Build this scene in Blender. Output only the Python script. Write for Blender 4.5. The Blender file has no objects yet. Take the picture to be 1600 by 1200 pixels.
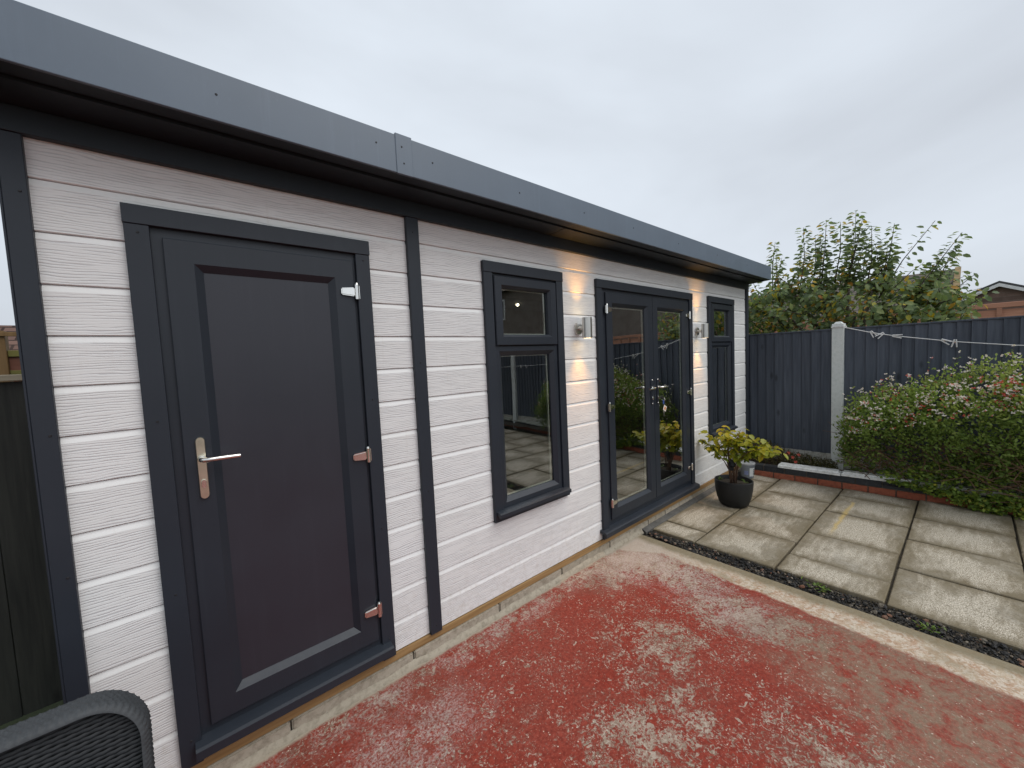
import bpy, bmesh, math, random
import numpy as np
from mathutils import Vector, Matrix
R = math.radians
rng = random.Random(7)
nrg = np.random.default_rng(11)
sc = bpy.context.scene
col = sc.collection

# ------------------------------------------------------------------ camera
cd = bpy.data.cameras.new('camera'); cam = bpy.data.objects.new('camera', cd); col.objects.link(cam)
cd.sensor_width = 36.0; cd.lens = 608.477 / 1600 * 36; cd.clip_start = 0.05; cd.clip_end = 2000
_r = Vector((0.76100663, -0.64711423, -0.04595734)); _u = Vector((0.0767095, 0.01941419, 0.99686446)); _f = Vector((0.64419295, 0.76214583, -0.06441413))
m = Matrix.Identity(4)
for i in range(3):
    m[i][0] = _r[i]; m[i][1] = _u[i]; m[i][2] = -_f[i]
m.translation = Vector((0.317841, -1.919524, 1.617714))
cam.matrix_world = m
sc.camera = cam

# ------------------------------------------------------------------ world: overcast sky
SUN_DIR = Vector((0.30, -0.62, 0.95)).normalized()
w = bpy.data.worlds.new('World'); sc.world = w; w.use_nodes = True
nt = w.node_tree; nt.nodes.clear()
out = nt.nodes.new('ShaderNodeOutputWorld'); bg = nt.nodes.new('ShaderNodeBackground')
sky = nt.nodes.new('ShaderNodeTexSky'); sky.sky_type = 'NISHITA'; sky.sun_disc = False
sky.sun_elevation = math.asin(SUN_DIR.z); sky.sun_rotation = math.atan2(SUN_DIR.x, SUN_DIR.y)
sky.air_density = 1.0; sky.dust_density = 3.0
tc = nt.nodes.new('ShaderNodeTexCoord'); mp = nt.nodes.new('ShaderNodeMapping'); mp.inputs['Scale'].default_value = (1, 1, 2.2); mp.inputs['Location'].default_value = (3.1, 1.7, 0.4)
nz = nt.nodes.new('ShaderNodeTexNoise'); nz.inputs['Scale'].default_value = 1.0; nz.inputs['Detail'].default_value = 5; nz.inputs['Roughness'].default_value = 0.5; nz.inputs['Distortion'].default_value = 0.3
cr = nt.nodes.new('ShaderNodeValToRGB')
cr.color_ramp.elements[0].position = 0.30; cr.color_ramp.elements[0].color = (5.0, 5.35, 5.85, 1)
cr.color_ramp.elements[1].position = 0.66; cr.color_ramp.elements[1].color = (6.9, 7.5, 8.2, 1)
mx = nt.nodes.new('ShaderNodeMix'); mx.data_type = 'RGBA'; mx.inputs[0].default_value = 0.94
nt.links.new(tc.outputs['Generated'], mp.inputs[0]); nt.links.new(mp.outputs[0], nz.inputs['Vector'])
nt.links.new(nz.outputs['Fac'], cr.inputs[0])
nt.links.new(sky.outputs[0], mx.inputs[6]); nt.links.new(cr.outputs[0], mx.inputs[7])
nt.links.new(mx.outputs[2], bg.inputs[0]); bg.inputs[1].default_value = 0.10
nt.links.new(bg.outputs[0], out.inputs[0])

sd = bpy.data.lights.new('sun', 'SUN'); sun = bpy.data.objects.new('sun', sd); col.objects.link(sun)
sd.energy = 1.5; sd.angle = R(50); sd.color = (1.0, 0.975, 0.94)
sun.rotation_euler = (-SUN_DIR).to_track_quat('-Z', 'Y').to_euler()
vs = sc.view_settings; vs.view_transform = 'Standard'; vs.look = 'None'; vs.exposure = 0.30; vs.gamma = 1.0; vs.use_curve_mapping = False

# ------------------------------------------------------------------ node helpers
class NT:
    def __init__(s, name):
        s.m = bpy.data.materials.new(name); s.m.use_nodes = True; s.t = s.m.node_tree; s.t.nodes.clear()
        s.out = s.t.nodes.new('ShaderNodeOutputMaterial'); s.b = s.t.nodes.new('ShaderNodeBsdfPrincipled')
        s.t.links.new(s.b.outputs[0], s.out.inputs[0])
    def n(s, typ, **kw):
        nd = s.t.nodes.new('ShaderNode' + typ)
        for k, v in kw.items(): setattr(nd, k, v)
        return nd
    def l(s, a, b): s.t.links.new(a, b)
    def put(s, sock, v):
        if hasattr(v, 'is_linked') or isinstance(v, bpy.types.NodeSocket): s.l(v, sock)
        else:
            if isinstance(v, (tuple, list)) and len(v) == 3 and sock.type == 'RGBA': v = (*v, 1)
            sock.default_value = v
    def pos(s, rand=0.0):
        g = s.n('NewGeometry').outputs['Position']
        if rand:
            oi = s.n('ObjectInfo').outputs['Random']
            a = s.n('VectorMath', operation='ADD'); s.l(g, a.inputs[0])
            sc_ = s.n('Math', operation='MULTIPLY'); s.l(oi, sc_.inputs[0]); sc_.inputs[1].default_value = rand
            s.l(sc_.outputs[0], a.inputs[1]); return a.outputs[0]
        return g
    def rnd(s): return s.n('ObjectInfo').outputs['Random']
    def mapv(s, v, scale=(1, 1, 1), rot=(0, 0, 0), loc=(0, 0, 0)):
        k = s.n('Mapping'); s.l(v, k.inputs[0]); k.inputs['Scale'].default_value = scale; k.inputs['Rotation'].default_value = rot; k.inputs['Location'].default_value = loc
        return k.outputs[0]
    def noise(s, v, scale, detail=4, rough=0.55, dist=0.0):
        k = s.n('TexNoise'); s.l(v, k.inputs['Vector']); k.inputs['Scale'].default_value = scale; k.inputs['Detail'].default_value = detail
        k.inputs['Roughness'].default_value = rough; k.inputs['Distortion'].default_value = dist; return k.outputs['Fac']
    def vor(s, v, scale, feature='F1'):
        k = s.n('TexVoronoi', feature=feature); s.l(v, k.inputs['Vector']); k.inputs['Scale'].default_value = scale; return k.outputs['Distance']
    def ramp(s, f, *stops):
        k = s.n('ValToRGB'); e = k.color_ramp.elements
        while len(e) < len(stops): e.new(0.5)
        for i, (p, c) in enumerate(stops):
            e[i].position = p; e[i].color = (c, c, c, 1) if not isinstance(c, (tuple, list)) else (*c, 1)
        s.l(f, k.inputs[0]); return k.outputs[0]
    def mix(s, f, a, b, mode='MIX'):
        k = s.n('Mix', data_type='RGBA', blend_type=mode); s.put(k.inputs[0], f); s.put(k.inputs[6], a); s.put(k.inputs[7], b); return k.outputs[2]
    def math(s, op, a, b=0.0, c=None, clamp=False):
        k = s.n('Math', operation=op, use_clamp=clamp); s.put(k.inputs[0], a); s.put(k.inputs[1], b)
        if c is not None: s.put(k.inputs[2], c)
        return k.outputs[0]
    def sep(s, v):
        k = s.n('SeparateXYZ'); s.l(v, k.inputs[0]); return k.outputs
    def blob(s, v, c, rx, ry, rot=0.0):           # soft elliptical stain 1 at the centre, 0 at the rim
        k = s.n('VectorMath', operation='SUBTRACT'); s.l(v, k.inputs[0]); k.inputs[1].default_value = (*c, 0)
        mm = s.mapv(k.outputs[0], rot=(0, 0, rot)); mm2 = s.mapv(mm, scale=(1 / rx, 1 / ry, 0))
        ln = s.n('VectorMath', operation='LENGTH'); s.l(mm2, ln.inputs[0])
        return s.math('SUBTRACT', 1.0, ln.outputs['Value'], clamp=True)
    def bump(s, h, strength=0.3, dist=0.01, normal=None):
        k = s.n('Bump'); s.l(h, k.inputs['Height']); k.inputs['Strength'].default_value = strength; k.inputs['Distance'].default_value = dist
        if normal is not None: s.l(normal, k.inputs['Normal'])
        return k.outputs[0]
    def fin(s, color=None, rough=None, metal=None, spec=None, normal=None):
        if color is not None: s.put(s.b.inputs['Base Color'], color)
        if rough is not None: s.put(s.b.inputs['Roughness'], rough)
        if metal is not None: s.put(s.b.inputs['Metallic'], metal)
        if spec is not None: s.put(s.b.inputs['Specular IOR Level'], spec)
        if normal is not None: s.l(normal, s.b.inputs['Normal'])
        return s.m

def simple(name, c, rough=0.6, metal=0.0, var=0.12, scale=6, bump=0.0, bscale=40, rand=0.0, spec=0.5, rv=0.1):
    s = NT(name); p = s.pos(rand)
    f = s.noise(p, scale, 5)
    c2 = s.mix(s.ramp(f, (0.3, 0.0), (0.7, 1.0)), tuple(x * (1 - var) for x in c), tuple(min(1, x * (1 + var)) for x in c))
    rr = s.math('MULTIPLY_ADD', f, rv, rough - rv / 2)
    nrm = s.bump(s.noise(p, bscale, 4), bump, 0.004) if bump else None
    return s.fin(c2, rr, metal, spec, nrm)

MAT = {}
def white_grain(grain):
    s = NT('white_cladding_grain' if grain else 'white_cladding_smooth'); p = s.pos(37.0)
    base = (0.775, 0.78, 0.775)
    dirt = s.noise(s.pos(), 2.3, 5)
    c = s.mix(s.ramp(dirt, (0.35, 0.0), (0.75, 1.0)), base, (0.74, 0.74, 0.725))
    c = s.mix(s.math('MULTIPLY', s.rnd(), 0.5), c, (0.715, 0.715, 0.70))
    hz = s.sep(s.pos())[2]; spl = s.math('MULTIPLY', s.ramp(hz, (0.10, 0.9), (0.55, 0.0)), s.ramp(s.noise(s.pos(), 26, 5, 0.75), (0.48, 0.0), (0.68, 0.55)))
    c = s.mix(spl, c, (0.42, 0.36, 0.28))
    drip = s.math('MULTIPLY', s.ramp(s.noise(s.mapv(s.pos(), (34, 1, 1.6)), 1.0, 4, 0.6), (0.60, 0.0), (0.74, 0.35)), s.ramp(dirt, (0.4, 0.2), (0.6, 1.0)))
    c = s.mix(drip, c, (0.55, 0.52, 0.46))
    if grain:
        sx = s.sep(p)
        wob = s.noise(s.mapv(p, (2.6, 1, 10)), 1.0, 3, 0.55)
        wob2 = s.noise(s.mapv(p, (11, 1, 40)), 1.0, 2, 0.5)
        ph = s.math('MULTIPLY_ADD', sx[2], 108.0, s.math('ADD', s.math('MULTIPLY', wob, 4.5), s.math('MULTIPLY', wob2, 1.1)))
        sn = s.math('SINE', s.math('MULTIPLY', ph, 6.2832))
        brk = s.noise(s.mapv(p, (7, 1, 130)), 1.0, 2, 0.5)
        ln = s.math('MULTIPLY_ADD', sn, 0.30, s.math('MULTIPLY_ADD', brk, 1.15, -0.10))
        ln = s.ramp(ln, (0.14, 0.0), (0.34, 0.85), (0.6, 1.0))
        c = s.mix(s.math('SUBTRACT', 1.0, ln), c, (0.60, 0.605, 0.61))
        return s.fin(c, 0.55, 0, 0.35, s.bump(ln, 0.5, 0.002))
    return s.fin(c, 0.45, 0, 0.4)
MAT['clad'] = white_grain(True); MAT['clad_s'] = white_grain(False)

def anthracite(name, c, rough=0.5, grain=True, spec=0.4):
    s = NT(name); p = s.pos()
    g = s.noise(s.mapv(p, (70, 70, 4)), 1.0, 3)
    g2 = s.noise(p, 3.0, 4)
    cc = s.mix(g2, tuple(x * 0.88 for x in c), tuple(x * 1.14 for x in c))
    dust = s.ramp(s.noise(p, 55, 4, 0.7), (0.62, 0.0), (0.8, 0.22))
    cc = s.mix(dust, cc, tuple(x * 1.5 + 0.02 for x in c))
    run = s.ramp(s.noise(s.mapv(p, (26, 26, 1.1)), 1.0, 5, 0.65), (0.56, 0.0), (0.76, 0.3)); cc = s.mix(run, cc, tuple(x * 1.35 + 0.006 for x in c))
    sm_ = s.noise(p, 9.0, 5, 0.7, 0.8)
    return s.fin(cc, s.math('ADD', s.math('MULTIPLY_ADD', g2, 0.2, rough - 0.17), s.math('MULTIPLY', sm_, 0.16)), 0, spec, s.bump(g, 0.22 if grain else 0.03, 0.0015))
MAT['trim'] = anthracite('anthracite_trim', (0.018, 0.0235, 0.033), 0.5)
MAT['upvc'] = anthracite('anthracite_upvc', (0.019, 0.024, 0.033), 0.42)
MAT['panel'] = anthracite('anthracite_panel', (0.025, 0.0265, 0.036), 0.36, True, 0.5)
MAT['fascia'] = anthracite('grey_fascia', (0.112, 0.147, 0.190), 0.36, False, 0.5)
MAT['soffit'] = anthracite('dark_soffit', (0.012, 0.017, 0.023), 0.5, False)
MAT['roof'] = simple('roof_rubber', (0.03, 0.03, 0.032), 0.8)
MAT['chrome'] = simple('chrome', (0.80, 0.78, 0.74), 0.16, 1.0, 0.05)
MAT['steel'] = simple('brushed_steel', (0.62, 0.60, 0.56), 0.32, 1.0, 0.06)
MAT['brass'] = simple('worn_brass_plate', (0.74, 0.69, 0.56), 0.30, 1.0, 0.10, 25)
MAT['black'] = simple('black_rubber', (0.012, 0.012, 0.014), 0.6)
MAT['spacer'] = simple('spacer_bar', (0.72, 0.70, 0.64), 0.45, 0.0)
MAT['interior'] = simple('interior_lining', (0.10, 0.09, 0.08), 0.8)
MAT['interior_floor'] = simple('interior_floor', (0.06, 0.055, 0.05), 0.6)

def glass():
    s = NT('window_glass'); s.t.nodes.remove(s.b)
    fr = s.n('Fresnel'); fr.inputs[0].default_value = 1.55
    fac = s.math('MULTIPLY_ADD', fr.outputs[0], 4.2, 0.05, clamp=True)
    fac = s.math('MULTIPLY', fac, s.math('SUBTRACT', 1.0, s.n('NewGeometry').outputs['Backfacing']))   # one reflection per pane
    tr = s.n('BsdfTransparent'); tr.inputs[0].default_value = (0.82, 0.85, 0.83, 1)
    gl = s.n('BsdfGlossy'); gl.inputs['Roughness'].default_value = 0.0; gl.inputs[0].default_value = (0.93, 0.95, 0.94, 1)
    wv = s.bump(s.noise(s.pos(), 2.2, 1), 0.035, 0.02); s.l(wv, gl.inputs['Normal'])
    mxs = s.n('MixShader'); s.l(fac, mxs.inputs[0]); s.l(tr.outputs[0], mxs.inputs[1]); s.l(gl.outputs[0], mxs.inputs[2])
    s.l(mxs.outputs[0], s.out.inputs[0]); return s.m
MAT['glass'] = glass()

def emit(name, c, st):
    s = NT(name); s.b.inputs['Base Color'].default_value = (*c, 1)
    s.b.inputs['Emission Color'].default_value = (*c, 1); s.b.inputs['Emission Strength'].default_value = st; return s.m
MAT['lamp_glow'] = emit('lamp_glow', (1.0, 0.72, 0.38), 12.0)
MAT['down_glow'] = emit('downlight_glow', (1.0, 0.85, 0.6), 25.0)

def red_floor():
    s = NT('red_painted_concrete'); p = s.pos(); x, y, z = s.sep(p)
    big = s.noise(p, 1.7, 4, 0.55, 0.4); med = s.noise(p, 9.0, 5, 0.62, 0.6); fine = s.noise(p, 60.0, 4, 0.7); mic = s.noise(p, 190.0, 2, 0.6)
    drag = s.noise(s.mapv(p, (8, 60, 1), (0, 0, R(38))), 1.0, 4, 0.65)
    flk = s.noise(p, 38.0, 6, 0.78, 0.8); md2 = s.noise(p, 20.0, 4, 0.65, 0.5)
    red = s.mix(s.ramp(md2, (0.3, 0.0), (0.7, 1.0)), (0.245, 0.029, 0.015), (0.315, 0.048, 0.028))
    red = s.mix(s.ramp(big, (0.40, 0.0), (0.65, 0.6)), red, (0.30, 0.068, 0.046))
    conc = s.mix(fine, (0.25, 0.215, 0.16), (0.46, 0.395, 0.31))
    conc = s.mix(s.ramp(s.noise(p, 5, 4), (0.4, 0.0), (0.65, 0.8)), conc, (0.225, 0.20, 0.14))
    blobs = None
    def add(b, k):
        nonlocal blobs
        t = s.math('MULTIPLY', b, k); blobs = t if blobs is None else s.math('ADD', blobs, t)
    add(s.blob(p, (2.86, -0.22), 0.60, 0.34), 0.30)
    add(s.blob(p, (2.98, -0.62), 0.30, 0.50, R(10)), 0.20)
    add(s.blob(p, (2.80, -1.15), 0.26, 0.50, R(-20)), 0.22)
    add(s.blob(p, (2.25, -0.80), 0.50, 0.42, R(20)), 0.15)
    add(s.blob(p, (1.70, -1.08), 0.50, 0.34), 0.16)
    add(s.blob(p, (2.05, -1.62), 0.75, 0.5), 0.13)
    add(s.blob(p, (1.55, -0.10), 2.6, 0.13), 0.10)
    add(s.blob(p, (1.05, -0.55), 0.55, 0.30), 0.07)
    sm = s.math('ADD', s.math('MULTIPLY', big, 0.14), s.math('MULTIPLY', med, 0.22))
    sm = s.math('ADD', sm, s.math('MULTIPLY', flk, 0.55)); sm = s.math('ADD', sm, s.math('MULTIPLY', blobs, 0.62))
    worn = s.ramp(sm, (0.515, 0.0), (0.56, 0.85))
    worn = s.math('MULTIPLY', worn, s.ramp(s.noise(p, 75, 4, 0.7), (0.36, 0.15), (0.50, 1.0)))
    spn = s.noise(p, 78.0, 4, 0.68, 0.5)
    spn = s.math('ADD', spn, s.math('ADD', s.math('MULTIPLY', blobs, 0.50), s.math('MULTIPLY_ADD', med, 0.42, -0.21)))
    flecks = s.ramp(spn, (0.615, 0.0), (0.665, 0.85))
    chip2 = s.ramp(s.math('ADD', s.noise(p, 30.0, 3, 0.55, 0.9), s.math('MULTIPLY', blobs, 0.3)), (0.655, 0.0), (0.675, 0.8)); flecks = s.math('MAXIMUM', flecks, chip2)
    red = s.mix(s.ramp(fine, (0.38, 0.75), (0.60, 0.0)), red, (0.145, 0.019, 0.011))
    c = s.mix(worn, red, conc)
    c = s.mix(flecks, c, s.mix(med, (0.30, 0.25, 0.19), (0.56, 0.46, 0.38)))
    pk = s.math('ADD', s.blob(p, (0.95, -0.42), 0.50, 0.26, R(-8)), s.math('MULTIPLY', s.blob(p, (2.88, -0.72), 0.3, 0.75, R(8)), 0.9))
    pk = s.math('ADD', pk, s.math('MULTIPLY', s.blob(p, (1.5, -0.11), 1.9, 0.12), 0.55))
    pk = s.math('ADD', pk, s.math('MULTIPLY', s.blob(p, (2.86, -0.24), 0.5, 0.3), 0.9))
    pk = s.math('MULTIPLY', s.math('MULTIPLY', pk, s.ramp(s.noise(p, 6.5, 4, 0.65, 0.6), (0.40, 0.15), (0.60, 2.4)), clamp=True), s.ramp(s.math('ADD', s.math('MULTIPLY', s.noise(p, 95, 5, 0.75), .65), s.math('MULTIPLY', flk, .35)), (0.45, 0.0), (0.58, 0.85)))
    c = s.mix(pk, c, s.mix(fine, (0.38, 0.26, 0.235), (0.60, 0.51, 0.47)))
    # brown silt washed over the right-hand side
    silt = s.math('ADD', s.blob(p, (2.82, -1.72), 0.55, 0.80, R(6)), s.blob(p, (2.45, -2.1), 0.55, 0.5))
    silt = s.math('MULTIPLY', s.math('MULTIPLY', silt, 1.6, clamp=True), s.ramp(s.math('ADD', s.math('MULTIPLY', med, 0.55), s.math('MULTIPLY', flk, 0.45)), (0.40, 0.05), (0.56, 0.88)))
    c = s.mix(silt, c, s.mix(fine, (0.165, 0.115, 0.075), (0.30, 0.22, 0.155)))
    scum = s.math('MULTIPLY', s.ramp(s.noise(p, 2.6, 5, 0.65, 0.8), (0.52, 0.0), (0.68, 0.4)), s.ramp(fine, (0.35, 0.4), (0.6, 1.0)))
    c = s.mix(scum, c, s.mix(med, (0.105, 0.050, 0.034), (0.20, 0.115, 0.085)))
    # small pale chips
    ch = s.vor(p, 46.0); sel = s.noise(p, 23.0, 1)
    chips = s.math('MULTIPLY', s.ramp(ch, (0.10, 1.0), (0.17, 0.0)), s.ramp(sel, (0.53, 0.0), (0.58, 1.0)))
    c = s.mix(chips, c, (0.60, 0.50, 0.41))
    grit = s.ramp(mic, (0.60, 0.0), (0.70, 0.6)); c = s.mix(grit, c, (0.10, 0.04, 0.03))
    spk = s.ramp(s.noise(p, 120.0, 3, 0.7), (0.62, 0.0), (0.70, 0.55)); c = s.mix(spk, c, (0.36, 0.27, 0.21))
    # bare concrete margins: along the shed base and along the gravel strip
    wob = s.math('MULTIPLY_ADD', s.noise(p, 7, 4, 0.6), 0.09, -0.045)
    wob2 = s.math('MULTIPLY_ADD', fine, 0.03, -0.015)
    wb = s.math('ADD', wob, wob2)
    edge = s.math('ADD', s.math('MULTIPLY_ADD', y, 0.055, 3.17), wb)          # paint edge x(y)
    cut = s.math('MULTIPLY', s.math('ADD', y, 0.34, clamp=False), 1.0)
    edge = s.math('SUBTRACT', edge, s.math('MULTIPLY', s.math('MAXIMUM', cut, 0.0), 0.75))
    m1 = s.ramp(s.math('MULTIPLY_ADD', s.math('SUBTRACT', x, edge), 40.0, 0.5), (0.0, 0.0), (1.0, 1.0))
    m2 = s.ramp(s.math('MULTIPLY_ADD', s.math('ADD', s.math('ADD', y, 0.046), s.math('MULTIPLY', wb, 0.5)), 60.0, 0.5), (0.0, 0.0), (1.0, 1.0))
    band = s.mix(s.ramp(s.noise(p, 11, 5, 0.65), (0.38, 0.0), (0.6, 1.0)), (0.47, 0.375, 0.27), (0.40, 0.25, 0.16))
    band = s.mix(s.ramp(flk, (0.46, 0.0), (0.56, 0.75)), band, (0.64, 0.575, 0.48))
    band = s.mix(s.ramp(s.noise(p, 60, 5, .75), (0.54, 0.0), (0.64, 0.7)), band, (0.20, 0.15, 0.09))
    band = s.mix(s.ramp(s.noise(p, 4.5, 4, .6), (0.52, 0.0), (0.66, 0.6)), band, (0.27, 0.21, 0.13))
    near = s.ramp(s.math('ADD', y, 0.8), (0.0, 0.0), (0.6, 0.85))
    band = s.mix(near, band, s.mix(fine, (0.38, 0.34, 0.28), (0.47, 0.40, 0.35)))
    moss = s.ramp(s.math('ADD', s.math('MULTIPLY_ADD', x, 8.0, -25.75), s.math('MULTIPLY', med, 0.6)), (0.25, 0.0), (0.75, 0.85))
    band = s.mix(moss, band, s.mix(fine, (0.085, 0.072, 0.035), (0.30, 0.25, 0.16)))
    c = s.mix(m1, c, band)
    cem = s.mix(med, (0.30, 0.26, 0.20), (0.44, 0.38, 0.30)); cem = s.mix(s.ramp(fine, (0.55, 0), (0.75, 0.7)), cem, (0.18, 0.16, 0.12))
    c = s.mix(m2, c, cem)
    h = s.math('ADD', s.math('MULTIPLY', worn, -0.5), s.math('MULTIPLY', fine, 0.5)); h = s.math('ADD', h, s.math('MULTIPLY', mic, 0.25))
    rough = s.math('MULTIPLY_ADD', worn, 0.22, 0.50)
    return s.fin(c, rough, 0, 0.22, s.bump(h, 0.6, 0.004))
MAT['red'] = red_floor()

def slab_mat():
    s = NT('riven_paving'); p = s.pos(); pr = s.pos(13.0)
    big = s.noise(pr, 2.6, 5, 0.6, 0.3); med = s.noise(pr, 12, 5, 0.65, 0.5); fine = s.noise(p, 85, 4, 0.7)
    st = s.noise(s.mapv(pr, (6, 26, 1)), 1.0, 4, 0.6)
    c = s.mix(s.rnd(), (0.29, 0.255, 0.195), (0.36, 0.325, 0.265))
    g = s.n('TexCoord').outputs['Generated']; gx, gy, gz = s.sep(g)
    ex = s.math('MINIMUM', s.math('MINIMUM', gx, s.math('SUBTRACT', 1.0, gx)), s.math('MINIMUM', gy, s.math('SUBTRACT', 1.0, gy)))
    c = s.mix(s.ramp(big, (0.40, 0.0), (0.60, 0.95)), c, (0.165, 0.128, 0.072))
    c = s.mix(s.ramp(s.noise(p, 1.3, 4, 0.6, 0.5), (0.48, 0.0), (0.62, 0.55)), c, (0.175, 0.14, 0.085))
    c = s.mix(s.ramp(med, (0.42, 0.55), (0.58, 0.0)), c, (0.20, 0.165, 0.105))
    cen = s.ramp(s.math('ADD', ex, s.math('ADD', s.math('MULTIPLY_ADD', big, 1.3, -0.65), s.math('MULTIPLY_ADD', st, 0.7, -0.35))), (0.04, 0.0), (0.36, 1.0))
    grn = s.ramp(s.noise(s.mapv(p, (105, 190, 1), (0, 0, R(12))), 1.0, 4, 0.8, 0.3), (0.42, 0.0), (0.56, 1.0))
    c = s.mix(s.math('MULTIPLY', s.math('MULTIPLY', cen, grn), 0.95), c, (0.70, 0.635, 0.53))
    c = s.mix(s.ramp(fine, (0.50, 0.0), (0.66, 0.75)), c, (0.125, 0.10, 0.062))
    ed = s.ramp(s.math('ADD', ex, s.math('MULTIPLY', s.math('SUBTRACT', med, 0.5), 0.16)), (0.0, 0.6), (0.10, 0.0))
    c = s.mix(ed, c, (0.15, 0.12, 0.07))
    # spilled yellow sand streak
    px, py, pz = s.sep(p)
    ty = s.math('ABSOLUTE', s.math('ADD', s.math('ADD', py, 1.168), s.math('MULTIPLY', s.math('SUBTRACT', med, 0.5), 0.06)))
    sy = s.ramp(ty, (0.004, 1.0), (0.022, 0.0)); sx = s.math('MULTIPLY', s.ramp(s.math('SUBTRACT', px, 4.40), (0.0, 0.0), (0.25, 1.0)), s.ramp(s.math('SUBTRACT', px, 4.46), (0.95, 1.0), (1.0, 0.0)))
    sm = s.math('MULTIPLY', s.math('MULTIPLY', sy, sx), s.ramp(grn, (0.2, 0.25), (0.8, 0.9)))
    c = s.mix(sm, c, (0.60, 0.43, 0.15))
    h = s.math('ADD', s.math('MULTIPLY', med, 0.8), s.math('MULTIPLY', fine, 0.4)); h = s.math('ADD', h, s.math('MULTIPLY', st, 0.5))
    return s.fin(c, s.math('MULTIPLY_ADD', med, 0.3, 0.45), 0, 0.35, s.bump(h, 0.5, 0.006))
MAT['slab'] = slab_mat()

def brick_mat(name, a, b, c3):
    s = NT(name); p = s.pos(5.0); f = s.noise(p, 30, 5, 0.65); g = s.noise(p, 120, 3, 0.7)
    c = s.mix(s.rnd(), a, b); c = s.mix(s.ramp(f, (0.45, 0.0), (0.7, 0.8)), c, c3)
    return s.fin(c, 0.8, 0, 0.25, s.bump(s.math('ADD', f, g), 0.5, 0.004))
MAT['brick_o'] = brick_mat('orange_brick', (0.30, 0.085, 0.045), (0.36, 0.115, 0.065), (0.17, 0.055, 0.035))
MAT['brick_k'] = brick_mat('black_painted_brick', (0.028, 0.030, 0.034), (0.040, 0.042, 0.045), (0.06, 0.06, 0.06))
MAT['mortar'] = brick_mat('mortar', (0.10, 0.085, 0.065), (0.12, 0.10, 0.08), (0.06, 0.05, 0.04))
MAT['coping'] = brick_mat('white_painted_coping', (0.76, 0.765, 0.75), (0.79, 0.79, 0.78), (0.50, 0.50, 0.46))
MAT['coping_dirty'] = brick_mat('mossy_coping', (0.36, 0.37, 0.32), (0.44, 0.45, 0.40), (0.16, 0.16, 0.09))
MAT['kerb'] = brick_mat('plinth_concrete', (0.34, 0.30, 0.235), (0.41, 0.365, 0.295), (0.20, 0.175, 0.13))
MAT['post'] = brick_mat('painted_concrete_post', (0.66, 0.69, 0.675), (0.69, 0.72, 0.70), (0.56, 0.60, 0.57))
MAT['gboard'] = brick_mat('mossy_gravel_board', (0.40, 0.39, 0.34), (0.46, 0.45, 0.41), (0.13, 0.12, 0.07))
MAT['soil'] = simple('soil', (0.035, 0.026, 0.017), 0.95, 0, 0.5, 30, 0.8, 60)
MAT['subbase'] = simple('joint_dirt', (0.055, 0.045, 0.032), 0.95, 0, 0.4, 25, 0.6, 90)
MAT['ground'] = simple('rough_grass_ground', (0.06, 0.075, 0.03), 0.95, 0, 0.35, 2, 0.5, 30)

def wood(name, a, b, knot=(0.02, 0.012, 0.006), axis=2, rough=0.7, kn=0.75):
    s = NT(name); p = s.pos(21.0)
    sc3 = [38.0, 38.0, 38.0]; sc3[axis] = 2.2
    g = s.noise(s.mapv(p, tuple(sc3)), 1.0, 4, 0.6, 0.3)
    c = s.mix(s.ramp(g, (0.32, 0.0), (0.68, 1.0)), a, b)
    k = s.vor(s.mapv(p, tuple(6.0 if i != axis else 2.4 for i in range(3))), 1.0)
    c = s.mix(s.ramp(k, (0.05, kn), (0.14, 0.0)), c, knot)
    v = s.mix(s.rnd(), (0.86, 0.86, 0.86), (1.12, 1.12, 1.12)); c = s.mix(1.0, c, v, 'MULTIPLY')
    return s.fin(c, rough, 0, 0.3, s.bump(g, 0.35, 0.003))
MAT['fence'] = wood('dark_painted_fence', (0.056, 0.067, 0.087), (0.092, 0.106, 0.132), (0.022, 0.024, 0.030))
MAT['timber'] = wood('raw_timber_bearer', (0.25, 0.145, 0.055), (0.40, 0.25, 0.11), (0.06, 0.03, 0.012), axis=0)
MAT['orange_wood'] = wood('orange_stained_fence', (0.41, 0.19, 0.12), (0.52, 0.26, 0.17), (0.3, 0.12, 0.07), axis=1, kn=0.3)
MAT['brown_wood'] = wood('weathered_brown_wood', (0.13, 0.075, 0.03), (0.20, 0.12, 0.05), axis=2)
MAT['green_wood'] = wood('mossy_rail', (0.14, 0.13, 0.035), (0.20, 0.18, 0.05), axis=0)
MAT['left_fence'] = wood('old_dark_boards', (0.020, 0.022, 0.020), (0.040, 0.042, 0.036), (0.01, 0.01, 0.01))
MAT['bark'] = simple('bark', (0.085, 0.070, 0.052), 0.9, 0, 0.35, 30, 0.7, 60)
MAT['twig'] = simple('brown_twig', (0.125, 0.070, 0.042), 0.85, 0, 0.4, 20)

def leaf_mat(name, stops, rough=0.5, trans=0.35):
    s = NT(name); at = s.n('Attribute', attribute_name='tint')
    c = s.ramp(at.outputs['Fac'], *stops)
    c = s.mix(s.noise(s.pos(), 40, 3), s.mix(1.0, c, (0.8, 0.8, 0.8), 'MULTIPLY'), s.mix(1.0, c, (1.2, 1.2, 1.2), 'MULTIPLY'))
    s.fin(c, rough, 0, 0.35)
    tr = s.n('BsdfTranslucent'); s.l(s.mix(1.0, c, (1.1, 1.15, 0.7), 'MULTIPLY'), tr.inputs[0])
    mxs = s.n('MixShader'); mxs.inputs[0].default_value = trans
    s.l(s.b.outputs[0], mxs.inputs[1]); s.l(tr.outputs[0], mxs.inputs[2]); s.l(mxs.outputs[0], s.out.inputs[0]); return s.m
G1, G2, G3 = (0.045, 0.072, 0.030), (0.070, 0.110, 0.038), (0.105, 0.150, 0.050)
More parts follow.
